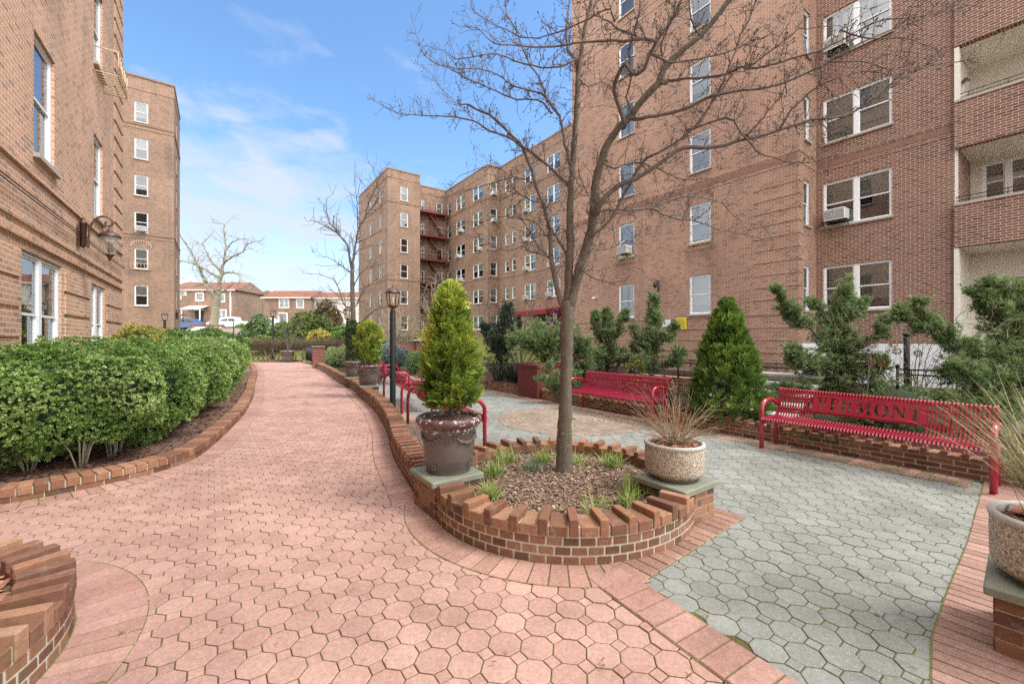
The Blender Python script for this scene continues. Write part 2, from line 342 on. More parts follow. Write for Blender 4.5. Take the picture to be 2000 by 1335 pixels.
def paving(name, poly, c_lo, c_hi, seed, holes):
    rng = np.random.default_rng(seed); th = -.158; ct, st = math.cos(th), math.sin(th); p0 = np.array([-.322, 2.253])
    lo, hi = poly.min(0), poly.max(0); I, J = np.meshgrid(np.arange(-130, 90), np.arange(-60, 220)); I, J = I.ravel(), J.ravel()
    mb = MB(); cut = .285
    for sq in (0, 1):
        i, j = I + .5 * sq, J + .5 * sq
        c = p0 + PITCH * np.c_[i * ct - j * st * -1 * -1, i * st + j * ct]
        k = inside(c, poly)
        for hc, hr in holes: k &= np.linalg.norm(c - hc, axis=1) > hr
        c = c[k]; n = len(c); g = .0033
        if not sq:
            h = .5 * PITCH - g; e = (.5 - cut) * PITCH - g * .4
            ring = np.array([(-e, -h), (e, -h), (h, -e), (h, e), (e, h), (-e, h), (-h, e), (-h, -e)])
        else:
            d = cut * PITCH - g * 1.3; ring = np.array([(0, -d), (d, 0), (0, d), (-d, 0)])
        m = len(ring); R = np.array([[ct, st], [-st, ct]]); ro = ring @ R; ri = ring * (1 - .0045 / np.abs(ring).max()) @ R
        z = rng.normal(0, .0011, n); tilt = rng.normal(0, .008, (n, 2))
        top = np.concatenate([c[:, None] + ri[None], (z[:, None] + (ri[None] * tilt[:, None]).sum(-1))[..., None]], -1)
        mid = np.concatenate([c[:, None] + ro[None], (z[:, None] - .0016 + (ro[None] * tilt[:, None]).sum(-1))[..., None]], -1)
        low = mid.copy(); low[..., 2] = -.012
        V = np.concatenate([top, mid, low], 1).reshape(-1, 3); b = np.arange(n)[:, None] * 3 * m
        a = np.arange(m); q = np.stack([a + m, (a + 1) % m + m, (a + 1) % m, a], -1); q2 = np.stack([a + 2 * m, (a + 1) % m + 2 * m, (a + 1) % m + m, a + m], -1)
        F = np.concatenate([(b[:, :, None] + q[None]), (b[:, :, None] + q2[None])], 1).reshape(-1, 4)
        t = rng.random(n)[:, None] ** 1.3; col = np.array(c_lo) * (1 - t) + np.array(c_hi) * t; col *= rng.normal(1, .035, (n, 1))
        mb.add(V, F, 0, np.repeat(col, 2 * m, 0))
        mb.add(np.zeros((0, 3)), b + a[None] - len(V), 0, col)
    mb.build(name, MAT['paver'], kind='structure')
    s = MB(); s.add(np.c_[poly, np.full(len(poly), -.0075)], [list(range(len(poly)))]); return s
holes = [(RING_C, 1.02), (LR_C, .95)]
s1 = paving('brick_path', PINK, (.395, .238, .20), (.445, .28, .235), 3, holes)
s1.build('path_joint_bed', MAT['joint'], kind='structure')
s2 = paving('courtyard_paving', GREY, (.222, .232, .214), (.258, .268, .25), 4, holes + [(np.array([1.1, 7.8]), 1.17)])
s2.V[0][:, 2] = -.0062; s2.build('courtyard_joint_bed', MAT['joint'], kind='structure')
# border bands of rectangular pavers laid across the curve
def band(name, curve, o0, o1, w=.085, q0=0.0, q1=None, z=.0065, cols=((.355, .198, .165), (.42, .25, .212)), rows=1, seed=5):
    rng = np.random.default_rng(seed); mb = MB(); q1 = curve.L if q1 is None else q1
    qs = np.linspace(q0, q1, max(3, int((q1 - q0) / .06)))
    A = np.array([curve.at(q, o0)[0] for q in qs]); B = np.array([curve.at(q, o1)[0] for q in qs]); n = len(qs)
    V = np.r_[np.c_[A, np.full(n, .0024)], np.c_[B, np.full(n, .0024)]]; i = np.arange(n - 1)
    mb.add(V, np.stack([i, i + 1, n + i + 1, n + i], -1), 1)
    om = (o0 + o1) / 2
    if abs(curve.at(q0, o0)[0] - curve.at(q0, o1)[0]).sum() == 0: return
    k = max(1, int((q1 - q0) / w)); st = (q1 - q0) / k
    for r in range(rows):
        oa = o0 + (o1 - o0) * r / rows; ob = o0 + (o1 - o0) * (r + 1) / rows; g = .004 * (1 if ob > oa else -1)
        for i in range(k):
            a, b = q0 + i * st + .0035, q0 + (i + 1) * st - .0035
            c = [curve.at(a, oa + g)[0], curve.at(b, oa + g)[0], curve.at(b, ob - g)[0], curve.at(a, ob - g)[0]]
            cen = sum(c) / 4; inn = [cen + (p - cen) * (1 - .006 / max(.02, np.linalg.norm(p - cen))) for p in c]; zz = z + rng.normal(0, .001)
            v = [(*p, zz) for p in inn] + [(*p, min(.002, zz - .0025)) for p in c]
            t = rng.random(); col = np.array(cols[0]) * (1 - t) + np.array(cols[1]) * t
            f = [[0, 1, 2, 3]] + [[4 + j, 4 + (j + 1) % 4, (j + 1) % 4, j] for j in range(4)]
            if (ob > oa) is False: f = [x[::-1] for x in f]
            mb.add(v, f, 0, col * rng.normal(1, .05))
    return mb.build(name, [MAT['paver'], MAT['joint']], kind='structure')
CK = Curve(KERB); CP = Curve(PWALL); CRING = Curve(circle(RING_C, RING_R)); CLR = Curve(circle(LR_C, LR_R))
band('path_border', CK, 0.0, -.25, .10); band('path_border', CP, .0, .245, .075)
arc = Curve(circle(RING_C, RING_R, 150, 287)); band('path_border', arc, .0, -.25, .105)
band('path_border', CLR, .0, -.30, .095)
lineT = Curve([(.80, 2.55), (1.97, 3.49)]); band('path_border', lineT, .27, 0.0, .10, z=.0095, cols=((.26, .155, .115), (.36, .215, .17)))
lineP = Curve([tuple(TIP + (-.06, .12)), (1.02, 2.19), (1.25, 1.81), (4.2, -3.0)]); band('path_border', lineP, 0, -.27, .125, z=.0105)
lineR = Curve([(1.4, 1.2), (1.82, 1.81), (2.12, 2.1), (2.61, 2.49), (3.34, 3.05), (4.61, 4.08), (5.3, 4.64)]); band('courtyard_border', lineR, 0, -.34, .085, z=.008, cols=((.27, .165, .13), (.38, .23, .19)))
lineB = Curve([tuple(bl(6.18, .75)), tuple(bl(6.18, 18.5))]); band('courtyard_border', lineB, 0, -.40, .10, z=.0075, rows=2, cols=((.20, .15, .11), (.36, .22, .17)))
band('courtyard_border', CP, -.2, -.62, .10, q0=.6, z=.0072, rows=2, cols=((.26, .19, .15), (.42, .27, .22)))
for r0 in np.arange(.10, 1.26, .105):
    cc = Curve(circle((1.1, 7.8), r0 + .105, n=90)); band('paved_circle', cc, .105, 0.0, .14 if r0 > .3 else .09, z=.0055 if r0 < 1.2 else .0068, cols=((.235, .185, .155), (.33, .25, .205)), seed=int(r0 * 100))
# ------------------------------------------------------------------ brick planter walls
BR = [(.27, .135, .082), (.225, .105, .066), (.185, .088, .058), (.30, .165, .105), (.155, .08, .056)]
def bcol(rng, top=0): c = np.array(BR[rng.integers(len(BR))]) * rng.normal(1, .09); return c * (1.12 if top else 1)
def sawtooth_wall(mb, curve, th=.2, q0=0.0, q1=None, z_low=.245, z_tall=.29, nc=3, ch=.057, wide=.09, narrow=.056, seed=1, flat=False, z0=0.0, blen=.205, jt=.009):
    """running-bond courses under a cap of alternating low and tall bricks, left side of the curve = inside"""
    rng = np.random.default_rng(seed); q1 = curve.L if q1 is None else q1; zc = z0 + nc * ch
    qs = np.linspace(q0, q1, max(3, int((q1 - q0) / .05))); n = len(qs)
    A = np.array([curve.at(q, .0025)[0] for q in qs]); B = np.array([curve.at(q, th - .0025)[0] for q in qs]); zt = zc + (.06 if flat else z_low - zc - .008)
    V = np.r_[np.c_[A, np.full(n, z0 - .02)], np.c_[A, np.full(n, zt)], np.c_[B, np.full(n, zt)], np.c_[B, np.full(n, z0 - .02)]]; i = np.arange(n - 1)
    for k in range(3): mb.add(V if k == 0 else np.zeros((0, 3)), np.stack([k * n + i, k * n + i + 1, (k + 1) * n + i + 1, (k + 1) * n + i], -1) - (0 if k == 0 else 4 * n), 0)
    for e in (0, n - 1): mb.add(np.zeros((0, 3)), np.array([[e, n + e, 2 * n + e, 3 * n + e]]) - 4 * n, 0)
    L = q1 - q0
    for c in range(nc):
        bw = blen; k = max(1, int(round(L / bw))); st = L / k; off = .5 * st * (c % 2)
        for side in (0, 1):
            for i in range(k + (1 if c % 2 else 0)):
                a = max(q0, q0 + i * st - off); b = min(q1, q0 + (i + 1) * st - off)
                if b - a < .03: continue
                m = (a + b) / 2; p, ang = curve.at(m, .045 if side == 0 else th - .045)
                mb.brick((*p, z0 + c * ch + ch / 2), (b - a - jt, .09, ch - jt), ang, 1, bcol(rng), .004)
    pos, i = q0, 0; tot = wide + narrow + 2 * jt; k = max(1, round(L / tot)); sc = L / (k * tot)
    if flat:
        k = max(1, int(L / .105)); st = L / k
        for i in range(k):
            p, ang = curve.at(q0 + (i + .5) * st, th / 2 - .004); mb.brick((*p, (zc + z_low) / 2 + rng.normal(0, .0015)), (st - .012, th + .012, z_low - zc), ang + rng.normal(0, .012), 1, bcol(rng, 1), .007)
        return
    while pos < q1 - .02:
        for w, top in ((wide, z_low), (narrow, z_tall)):
            w2 = w * sc; p, ang = curve.at(pos + w2 / 2 + jt * .45, th / 2 + rng.normal(0, .002)); dz = rng.normal(0, .0018)
            mb.brick((*p, (zc + top + dz) / 2 + .002), (w2, th + .015 + rng.normal(0, .003), top + dz - zc - .004), ang + rng.normal(0, .010), 1, bcol(rng, 1), .005); pos += w2 + jt * sc
BW = [MAT['mortar'], MAT['piece']]
mb = MB(); sawtooth_wall(mb, Curve(circle(RING_C, RING_R, 90, 450)), seed=2, wide=.118, narrow=.062, blen=.112, jt=.012, nc=3, ch=.062, z_low=.258, z_tall=.305)
tag(mb.build('planter_wall', BW), 'low round brick planter wall with sawtooth cap around the bare tree', 'planter wall')
mb = MB(); sawtooth_wall(mb, CLR, seed=17, wide=.075, narrow=.068, blen=.112, jt=.012)
tag(mb.build('planter_wall', BW), 'round brick planter wall with sawtooth cap filled with mulch, cut off by the photo edge', 'planter wall')
mb = MB(); sawtooth_wall(mb, Curve(PWALL[::-1]), q0=.25, q1=CP.L - .1, wide=.07, narrow=.056, seed=4) if False else sawtooth_wall(mb, Curve(np.array([CP.at(q, -.2)[0] for q in np.arange(.06, CP.L, .05)])), wide=.066, narrow=.058, seed=4)
tag(mb.build('garden_wall', BW), 'long curving low brick wall with sawtooth cap along the pink path', 'garden wall')
mb = MB(); sawtooth_wall(mb, CK, seed=5, nc=1, ch=.062, z_low=.145, flat=True)
tag(mb.build('garden_kerb', BW), 'curved brick kerb of header bricks in front of the green hedge', 'kerb')
mb = MB(); sawtooth_wall(mb, Curve([bl(6.6, 18.5), bl(6.6, .3)]), seed=6, z_low=.22, z_tall=.262)
mb2 = tag(mb.build('garden_wall', BW), 'straight low brick bed wall with sawtooth cap behind the red benches', 'garden wall')
mb = MB(); sawtooth_wall(mb, Curve([(2.47, 1.75), (3.0, 1.0), (3.3, .2)]), seed=7, z_low=.25, z_tall=.295)
tag(mb.build('garden_wall', BW), 'short brick wall running out of the photo below the lower stone slab', 'garden wall')
mb = MB(); sawtooth_wall(mb, Curve([(-16.6, 27.3), (-15.2, 27.6), (-13.6, 27.0)]), seed=8, nc=1, z_low=.16, flat=True)
tag(mb.build('garden_kerb', BW), 'low dark brick kerb closing the far end of the pink path', 'kerb')
def pedestal(c, rz, label, size=.44, z=.275, slab=.5, group='brick pedestals that carry the pots'):
    rng = np.random.default_rng(int(abs(c[0] * 100)) + 3); t = thing('brick_pedestal', label, 'pedestal', (c[0], c[1], 0), rz, group)
    mb = MB(); mb.box((0, 0, z / 2 - .01), (size - .012, size - .012, z + .02), 0, 0); ch = z / 4; h = size / 2
    for k in range(4):
        for s in range(4):
            ang = s * math.pi / 2; ca, sa = math.cos(ang), math.sin(ang); ends = [-h, -h + .1 if k % 2 else -h + .2, h - .1 if k % 2 else h - .21, h] if True else 0
            for a, b in zip(ends[:-1], ends[1:]):
                m = (a + b) / 2; x, y = m, -(h - .045); mb.brick((x * ca - y * sa, x * sa + y * ca, (k + .5) * ch), (b - a - .01, .09 if s % 2 == 0 else .0895, ch - .009), ang, 1, bcol(rng), .004)
    mb.build('brickwork', BW, t)
    mb = MB(); mb.brick((0, 0, z + .0225), (slab, slab, .045), 0, 0, None, .008); mb.build('slab', MAT['stone'], t); return t
PED1 = np.array([-.593, 3.74]); PED2 = np.array([1.395, 3.54]); PED3 = np.array([2.62, 1.96]); PED4 = np.array([-3.72, 10.75]); PED5 = np.array([-5.02, 13.1])
pedestal(PED1, PHI, 'brick pedestal under the big brown pot beside the round planter')
pedestal(PED2, PHI, 'brick pedestal under the aggregate pot of bare twigs')
pedestal(PED3, math.radians(39), 'brick pedestal under the aggregate pot of long grass')
pedestal(PED4, math.radians(28), 'brick pedestal under the brown pot with the short rounded arborvitae')
pedestal(PED5, math.radians(28), 'brick pedestal under the brown pot with the thin dark arborvitae')
def soilsheet(name, poly, z, m, label=None, cat=None, kind='structure', bump=0):
    mb = MB(); mb.add(np.c_[np.array(poly)[:, :2], np.full(len(poly), z)], [list(range(len(poly)))]); o = mb.build(name, m, kind=kind); return o
def mound(name, c, R, z, h, m, n=28):
    mb = MB(); V = [(c[0], c[1], z + h)]; F = []
    rr = np.linspace(.12, 1, 9) * R; a = np.arange(n) * 2 * math.pi / n
    for r in rr:
        for t in a: V.append((c[0] + r * math.cos(t), c[1] + r * math.sin(t), z + h * (1 - (r / R) ** 2) + .012 * math.sin(9 * t + r * 17) * (r < R * .97)))
    mb.add(V, [[0, 1 + i, 1 + (i + 1) % n] for i in range(n)], 0, None, None, True)
    mb.add(np.zeros((0, 3)), np.array([[1 + k * n + i, 1 + (k + 1) * n + i, 1 + (k + 1) * n + (i + 1) % n, 1 + k * n + (i + 1) % n] for k in range(len(rr) - 1) for i in range(n)]) - len(V), 0, None, None, True)
    return mb.build(name, m, kind='structure')
mound('planting_soil', RING_C, RING_R - .15, .15, .03, MAT['mulch']); mound('planting_soil', LR_C, LR_R - .15, .2, .03, MAT['mulch'])
kb = [CK.at(q, .1)[0] for q in np.linspace(0, CK.L, 60)]
soilsheet('planting_bed', kb + [(-19, 24), (-9.5, 9.6), (-5.9, 4.6)], .085, MAT['mulch'])
soilsheet('planting_bed', [bl(6.7, .2), bl(16.6, .2), bl(16.6, 19), bl(6.7, 18.6)], .12, MAT['soil'])
soilsheet('planting_bed', [(-10.2, 21.9), (-6.2, 15.1), (-4.6, 14.2), bl(6.5, 18.6), bl(9, 30), (-12, 27.5)], .10, MAT['soil'])
def chips(name, n, sampler, z, size=.028, cols=((.40, .285, .21), (.17, .11, .08)), seed=1):
    rng = np.random.default_rng(seed); mb = MB(); p = sampler(rng, n); m = len(p)
    a = rng.random(m) * 6.28; l = size * rng.uniform(.5, 1.6, m); w = l * rng.uniform(.18, .45, m); tl = rng.normal(0, .28, (m, 2)); zz = (z(p) if callable(z) else z) + rng.random(m) * .016
    dx = np.c_[np.cos(a), np.sin(a), tl[:, 0]] * l[:, None]; dy = np.c_[-np.sin(a), np.cos(a), tl[:, 1]] * w[:, None]; c = np.c_[p, zz]
    V = np.stack([c - dx - dy, c + dx - dy, c + dx * .8 + dy, c - dx * .9 + dy], 1).reshape(-1, 3); t = rng.random(m)[:, None]
    col = np.array(cols[0]) * t + np.array(cols[1]) * (1 - t); col[rng.random(m) < .1] *= 1.7
    mb.add(V, np.arange(4 * m).reshape(-1, 4), 0, col); return mb.build(name, MAT['chip'], kind='stuff')
def disc(c, R): return lambda rng, n: np.array(c) + (R * np.sqrt(rng.random(n)))[:, None] * np.c_[np.cos(k := rng.random(n) * 6.283), np.sin(k)]
tag(chips('bark_mulch', 9500, disc(RING_C, 1.0), lambda p: .152 + .03 * (1 - (np.linalg.norm(p - RING_C, axis=1) / 1.03) ** 2), .0145), 'loose bark chips covering the soil of the round planter', 'mulch')
tag(chips('bark_mulch', 1500, disc(LR_C, .88), lambda p: .203 + .03 * (1 - (np.linalg.norm(p - LR_C, axis=1) / .93) ** 2), .026, seed=2, cols=((.42, .2, .14), (.2, .1, .07))), 'loose bark chips in the planter cut by the photo edge', 'mulch')
def kerbside(rng, n):
    q = rng.random(n) ** 1.4 * 12 + .2; o = .22 + rng.random(n) ** 1.2 * 1.3; return np.array([CK.at(a, b)[0] for a, b in zip(q, o)])
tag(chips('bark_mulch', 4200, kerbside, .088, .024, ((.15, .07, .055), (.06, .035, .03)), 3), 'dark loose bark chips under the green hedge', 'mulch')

def litter(rng, n):
    k = n // 3; a = np.array([CK.at(q, -.02 - o)[0] for q, o in zip(rng.random(k) * 13, rng.random(k) ** 2 * 1.2)]); b = np.array([CP.at(q, .02 + o)[0] for q, o in zip(rng.random(k) * 12 + .3, rng.random(k) ** 2 * .8)])
    c = np.array([bl(6.55 - o, q) for q, o in zip(rng.random(k) * 12, rng.random(k) ** 2 * 1.5)]); d = rng.random((n // 3, 2)) * (7, 6) + (-4, 1.8); return np.concatenate([a, b, c, d])
tag(chips('leaf_litter', 1500, litter, .011, .008, ((.30, .22, .12), (.16, .10, .06)), 12), 'tiny dry leaf bits scattered over the paving', 'leaf litter')
# ------------------------------------------------------------------ buildings
def wall(mb, p0, d, L, z0, z1, opens=(), mat=0, depth=.13, uoff=0.0):
    """a brick face from p0 along d (outward normal to the right of d) with real openings and reveals"""
    p0 = np.array(p0, float); d = np.array(d, float); nrm = np.array([d[1], -d[0]])
    pt = lambda s, z, o=0.0: (*(p0 + d * s + nrm * o), z)
    ss = sorted({0.0, L, *[o[0] for o in opens], *[o[1] for o in opens]}); ss = [s for s in ss if 0 <= s <= L]
    for a, b in zip(ss[:-1], ss[1:]):
        if b - a < 1e-6: continue
        m = (a + b) / 2; hol = sorted([(o[2], o[3]) for o in opens if o[0] < m < o[1]]); z = z0
        for lo, hi in hol + [(z1, z1)]:
            if lo > z + 1e-6: mb.add([pt(a, z), pt(b, z), pt(b, lo), pt(a, lo)], [[0, 1, 2, 3]], mat, None, [(a + uoff, z), (b + uoff, z), (b + uoff, lo), (a + uoff, lo)])
            z = max(z, hi)
    for a, b, lo, hi in [o[:4] for o in opens]:
        for (A, B, C, D, uv) in ((pt(a, lo), pt(a, lo, -depth), pt(a, hi, -depth), pt(a, hi), [(0, lo), (depth, lo), (depth, hi), (0, hi)]), (pt(b, lo, -depth), pt(b, lo), pt(b, hi), pt(b, hi, -depth), [(0, lo), (depth, lo), (depth, hi), (0, hi)]),
                                 (pt(a, hi), pt(a, hi, -depth), pt(b, hi, -depth), pt(b, hi), [(a, hi), (a, hi + depth), (b, hi + depth), (b, hi)]), (pt(a, lo, -depth), pt(a, lo), pt(b, lo), pt(b, lo, -depth), [(a, lo), (a, lo + depth), (b, lo + depth), (b, lo)])):
            mb.add([A, B, C, D], [[0, 1, 2, 3]], mat, None, uv)
def uvbox(mb, c, size, rz=0.0, mat=0):
    """a box whose sides carry metre UVs (for brick)"""
    sx, sy, sz = np.array(size) / 2; ca, sa = math.cos(rz), math.sin(rz); R = lambda x, y, z: (c[0] + x * ca - y * sa, c[1] + x * sa + y * ca, c[2] + z)
    for (x0, y0), (x1, y1) in (((-sx, -sy), (sx, -sy)), ((sx, -sy), (sx, sy)), ((sx, sy), (-sx, sy)), ((-sx, sy), (-sx, -sy))):
        l = math.hypot(x1 - x0, y1 - y0); u0 = x0 + y0 + c[0] + c[1]
        mb.add([R(x0, y0, -sz), R(x1, y1, -sz), R(x1, y1, sz), R(x0, y0, sz)], [[0, 1, 2, 3]], mat, None, [(u0, c[2] - sz), (u0 + l, c[2] - sz), (u0 + l, c[2] + sz), (u0, c[2] + sz)])
    for s in (-1, 1):
        v = [R(-sx, -sy, s * sz), R(sx, -sy, s * sz), R(sx, sy, s * sz), R(-sx, sy, s * sz)]; v = v if s > 0 else v[::-1]
        mb.add(v, [[0, 1, 2, 3]], mat, None, [(0, 0), (size[0], 0), (size[0], size[1]), (0, size[1])])
WC = {}
def win_mesh(w, h, kind):
    key = (round(w, 2), round(h, 2), kind)
    if key in WC: return WC[key]
    f = MB(); g = MB(); fw = .05; y0 = .045
    def bar(x0, x1, z0, z1, ya, yb): f.box(((x0 + x1) / 2, (ya + yb) / 2, (z0 + z1) / 2), (x1 - x0, yb - ya, z1 - z0))
    W = w / 2
    bar(-W, W, h - fw, h, y0, .13); bar(-W, W, 0, fw * .8, y0 - .02, .13); bar(-W, -W + fw, fw * .8, h - fw, y0, .13); bar(W - fw, W, fw * .8, h - fw, y0, .13)
    units = [(-W + fw, W - fw)] if kind == 'single' else [(-W + fw, -.06), (.06, W - fw)]
    if kind != 'single': bar(-.06, .06, fw * .8, h - fw, y0 - .006, .13)
    for a, b in units:
        zb, zt = fw * .8, h - fw; zm = (zb + zt) / 2; sw = .038
        for lo, hi, y in ((zm - .012, zt, .066), (zb, zm + .028, .092)):
            bar(a, a + sw, lo, hi, y, y + .025); bar(b - sw, b, lo, hi, y, y + .025); bar(a + sw, b - sw, hi - sw, hi, y, y + .025); bar(a + sw, b - sw, lo, lo + sw, y, y + .025)
            yy = y + .0125; g.quad([(a + sw, yy, lo + sw), (b - sw, yy, lo + sw), (b - sw, yy, hi - sw), (a + sw, yy, hi - sw)])
    d = .75  # the dark room behind
    V = [(-W, .132, 0), (W, .132, 0), (W, .132, h), (-W, .132, h), (-W, d, 0), (W, d, 0), (W, d, h), (-W, d, h)]
    f.add(V, [[4, 5, 6, 7], [0, 4, 7, 3], [5, 1, 2, 6], [7, 6, 2, 3], [0, 1, 5, 4]], 1)
    f.box((0, -.01, -.035), (w + .1, .13, .07), 0, 2)
    WC[key] = (f.mesh('window', [MAT['frame'], MAT['interior'], MAT['sill']]), g.mesh('pane', MAT['glass'])); return WC[key]
BC = {}
def blind_mesh(w, h, kind, style):
    key = (round(w, 2), round(h, 2), kind, style)
    if key in BC: return BC[key]
    mb = MB(); W = w / 2 - .06
    units = [(-W, W)] if kind == 'single' else [(-W, -.07), (.07, W)]
    for i, (a, b) in enumerate(units):
        if style in ('half', 'full', 'low', 'uneven'):
            drop = {'half': .46, 'full': .95, 'low': .72, 'uneven': .4 + .4 * i}[style] * h
            n = 14
            zs = np.linspace(h - .07, h - .07 - drop, n); V = [(x, .15 + .004 * (k % 2), z) for k, z in enumerate(zs) for x in (a, b)]
            mb.add(V, [[2 * k, 2 * k + 2, 2 * k + 3, 2 * k + 1] for k in range(n - 1)], 0)
        else:
            for s, (p, q) in ((-1, (a, a + (b - a) * .42)), (1, (b - (b - a) * .42, b))):
                xs = np.linspace(p, q, 13); V = [(x, .19 + .018 * math.sin(k * 2.1), z) for k, x in enumerate(xs) for z in (.06, h - .06)]
                mb.add(V, [[2 * k, 2 * k + 2, 2 * k + 3, 2 * k + 1] for k in range(12)], 0)
    BC[key] = mb.mesh('blind', MAT['curtain'] if style == 'curtain' else MAT['blind']); return BC[key]
def put_window(root, o, p0, d, s, z, w, h, kind, style=None):
    p = np.array(p0) + np.array(d) * s - np.array(o); rz = math.atan2(d[1], d[0])
    f, g = win_mesh(w, h, kind); wo = link('window', f, root, (p[0], p[1], z), rz); link('pane', g, wo)
    if style: link('blind', blind_mesh(w, h, kind, style), wo)
    return wo
STY = [None, 'half', 'half', 'low', 'full', 'curtain', None, 'uneven']
class Facade:
    """collects windows for one face, then writes wall and windows"""
    def __init__(s, p0, d, L): s.p0, s.d, s.L, s.w = np.array(p0, float), np.array(d, float), L, []
    def win(s, s0, s1, head, h=1.65, kind='single', style='?'): s.w.append((s0, s1, head - h, head, kind, style))
    def make(s, mb, root, o, z0, z1, mat, rng, extra=()):
        wall(mb, s.p0 - o, s.d, s.L, z0, z1, [w[:4] for w in s.w] + list(extra), mat)
        for a, b, lo, hi, kind, st in s.w:
            st = STY[rng.integers(len(STY))] if st == '?' else st
            put_window(root, o, s.p0, s.d, (a + b) / 2, lo, b - a, hi - lo, kind, st)
def strip(mb, o, p0, d, s0, s1, z, h, proud=.018, mat=0):
    d = np.array(d, float); n = np.array([d[1], -d[0]]); c = np.array(p0) + d * (s0 + s1) / 2 + n * (proud / 2 - .03) - np.array(o)
    uvbox(mb, (c[0], c[1], z), (s1 - s0, proud + .06, h), math.atan2(d[1], d[0]), mat)
def soldier(mb, o, p0, d, s0, s1, z, h, proud=.012, mat=0, w=.075):
    d = np.array(d, float); n = np.array([d[1], -d[0]]); k = int((s1 - s0) / w)
    for i in range(k):
        c = np.array(p0) + d * (s0 + (i + .5) * w) + n * (proud / 2 - .03) - np.array(o); mb.box((c[0], c[1], z), (w - .012, proud + .06, h), math.atan2(d[1], d[0]), 3)
rng = np.random.default_rng(21)
def aoff(p, o): return (p[0] - o[0], p[1] - o[1])
def place(o, b, a, rz=0): w = bl(b, a); return (w[0], w[1], 0)
ROOF = 21.0
# ---- near wing: long face (b=16.6), return, double-window face (b=18.14) and the balconies
O = np.array([16.6, 6.05]); NW = thing('apartment_building', 'six-storey red-brown brick apartment building with stacked balconies and double windows behind the red benches', 'apartment building', (*bl(*O), 0), PHI)
mb = MB()
fB = Facade((16.6, 17.46), (0, -1), 11.41)
for k in range(6):
    st2 = ['low', 'half', 'half', 'low', 'half', 'curtain'][k]; st1 = ['curtain', 'half', 'half', 'curtain', None, 'half'][k]
    fB.win(17.46 - 10.19, 17.46 - 9.24, 4.22 + 3.02 * k, 1.66, 'single', st2); fB.win(17.46 - 14.07, 17.46 - 13.1, 4.22 + 3.02 * k, 1.66, 'single', st1)
fB.make(mb, NW, O, -.2, ROOF, 0, rng)
fR = Facade((16.6, 6.05), (1, 0), 1.54)
for k in range(6): fR.win(.42, .98, 4.15 + 3.05 * k, 1.62, 'single', 'low')
fR.make(mb, NW, O, 1.35, ROOF, 0, rng)
fC = Facade((18.14, 6.05), (0, -1), 3.56)
for k in range(6): fC.win(.22, 2.13, 4.15 + 3.05 * k, 1.62, 'double', ['low', 'half', 'full', 'curtain', 'uneven', 'curtain'][k])
fC.make(mb, NW, O, 1.35, ROOF, 1, rng)
wall(mb, np.array((16.6, 6.05)) - O, (1, 0), 1.54, -.2, 1.35, (), 2); wall(mb, np.array((18.14, 6.05)) - O, (0, -1), 3.56, -.2, 1.35, [(1.0, 1.9, .35, 1.1)], 2)
wall(mb, np.array((16.6, 17.46)) - O, (-1, 0), .001, 0, 1); wall(mb, np.array((26.2, 17.46)) - O, (-1, 0), 9.6, -.2, ROOF, (), 0)
for z0, z1 in ((8.1, 8.2), (7.72, 7.77), (17.2, 17.32), (16.85, 16.9)): strip(mb, O, fB.p0, fB.d, 0, 11.43, (z0 + z1) / 2, z1 - z0); strip(mb, O, fR.p0, fR.d, 0, 1.54, (z0 + z1) / 2, z1 - z0); strip(mb, O, fC.p0, fC.d, 0, 3.54, (z0 + z1) / 2 - .08, z1 - z0, mat=1)
for f in (fB, fC): soldier(mb, O, f.p0, f.d, .02, f.L - .05, 7.93 - (.06 if f is fC else 0), .21, .006, 1)
for z in np.arange(.55, 2.5, .46): strip(mb, O, fB.p0, fB.d, 0, 11.43, z, .04, .02)
strip(mb, O, fB.p0, fB.d, 0, 11.43, 2.42, .05, .03)
for z in np.arange(2.95, 7.5, .46): strip(mb, O, fB.p0, fB.d, 9.9, 11.43, z, .03, .02); strip(mb, O, fR.p0, fR.d, 0, .3, z, .03, .02)
for ac in (9.715, 13.585):   # blind arches over the second-floor windows
    for t in np.linspace(0, math.pi, 15):
        c = np.array((16.6 - .002, ac + .56 * math.cos(t))) - O; mb.box((c[0] - .004, c[1], 7.26 + .12 + .36 * math.sin(t)), (.03, .055, .15), 0, 3)
# roof slab and the hidden sides, so that the block casts its shadow as a solid
uvbox(mb, ((16.6 + 26) / 2 - O[0], (6.05 + 17.46) / 2 - O[1], ROOF + .12), (9.6, 11.5, .25), 0, 1); uvbox(mb, (24 - O[0], (2.49 - 6) / 2 - O[1], ROOF / 2), (4.5, 8.0, ROOF), 0, 1); uvbox(mb, ((18.14 + 26) / 2 - O[0], 4.27 - O[1], ROOF + .12), (8.0, 3.6, .25), 0, 1)
mb.build('wall', [MAT['brick_red'], MAT['brick_dark'], MAT['white_paint_wall'], MAT['soldier']], NW)
put_window(NW, O, (18.14, 6.05), (0, -1), 1.45, .35, .9, .75, 'single')
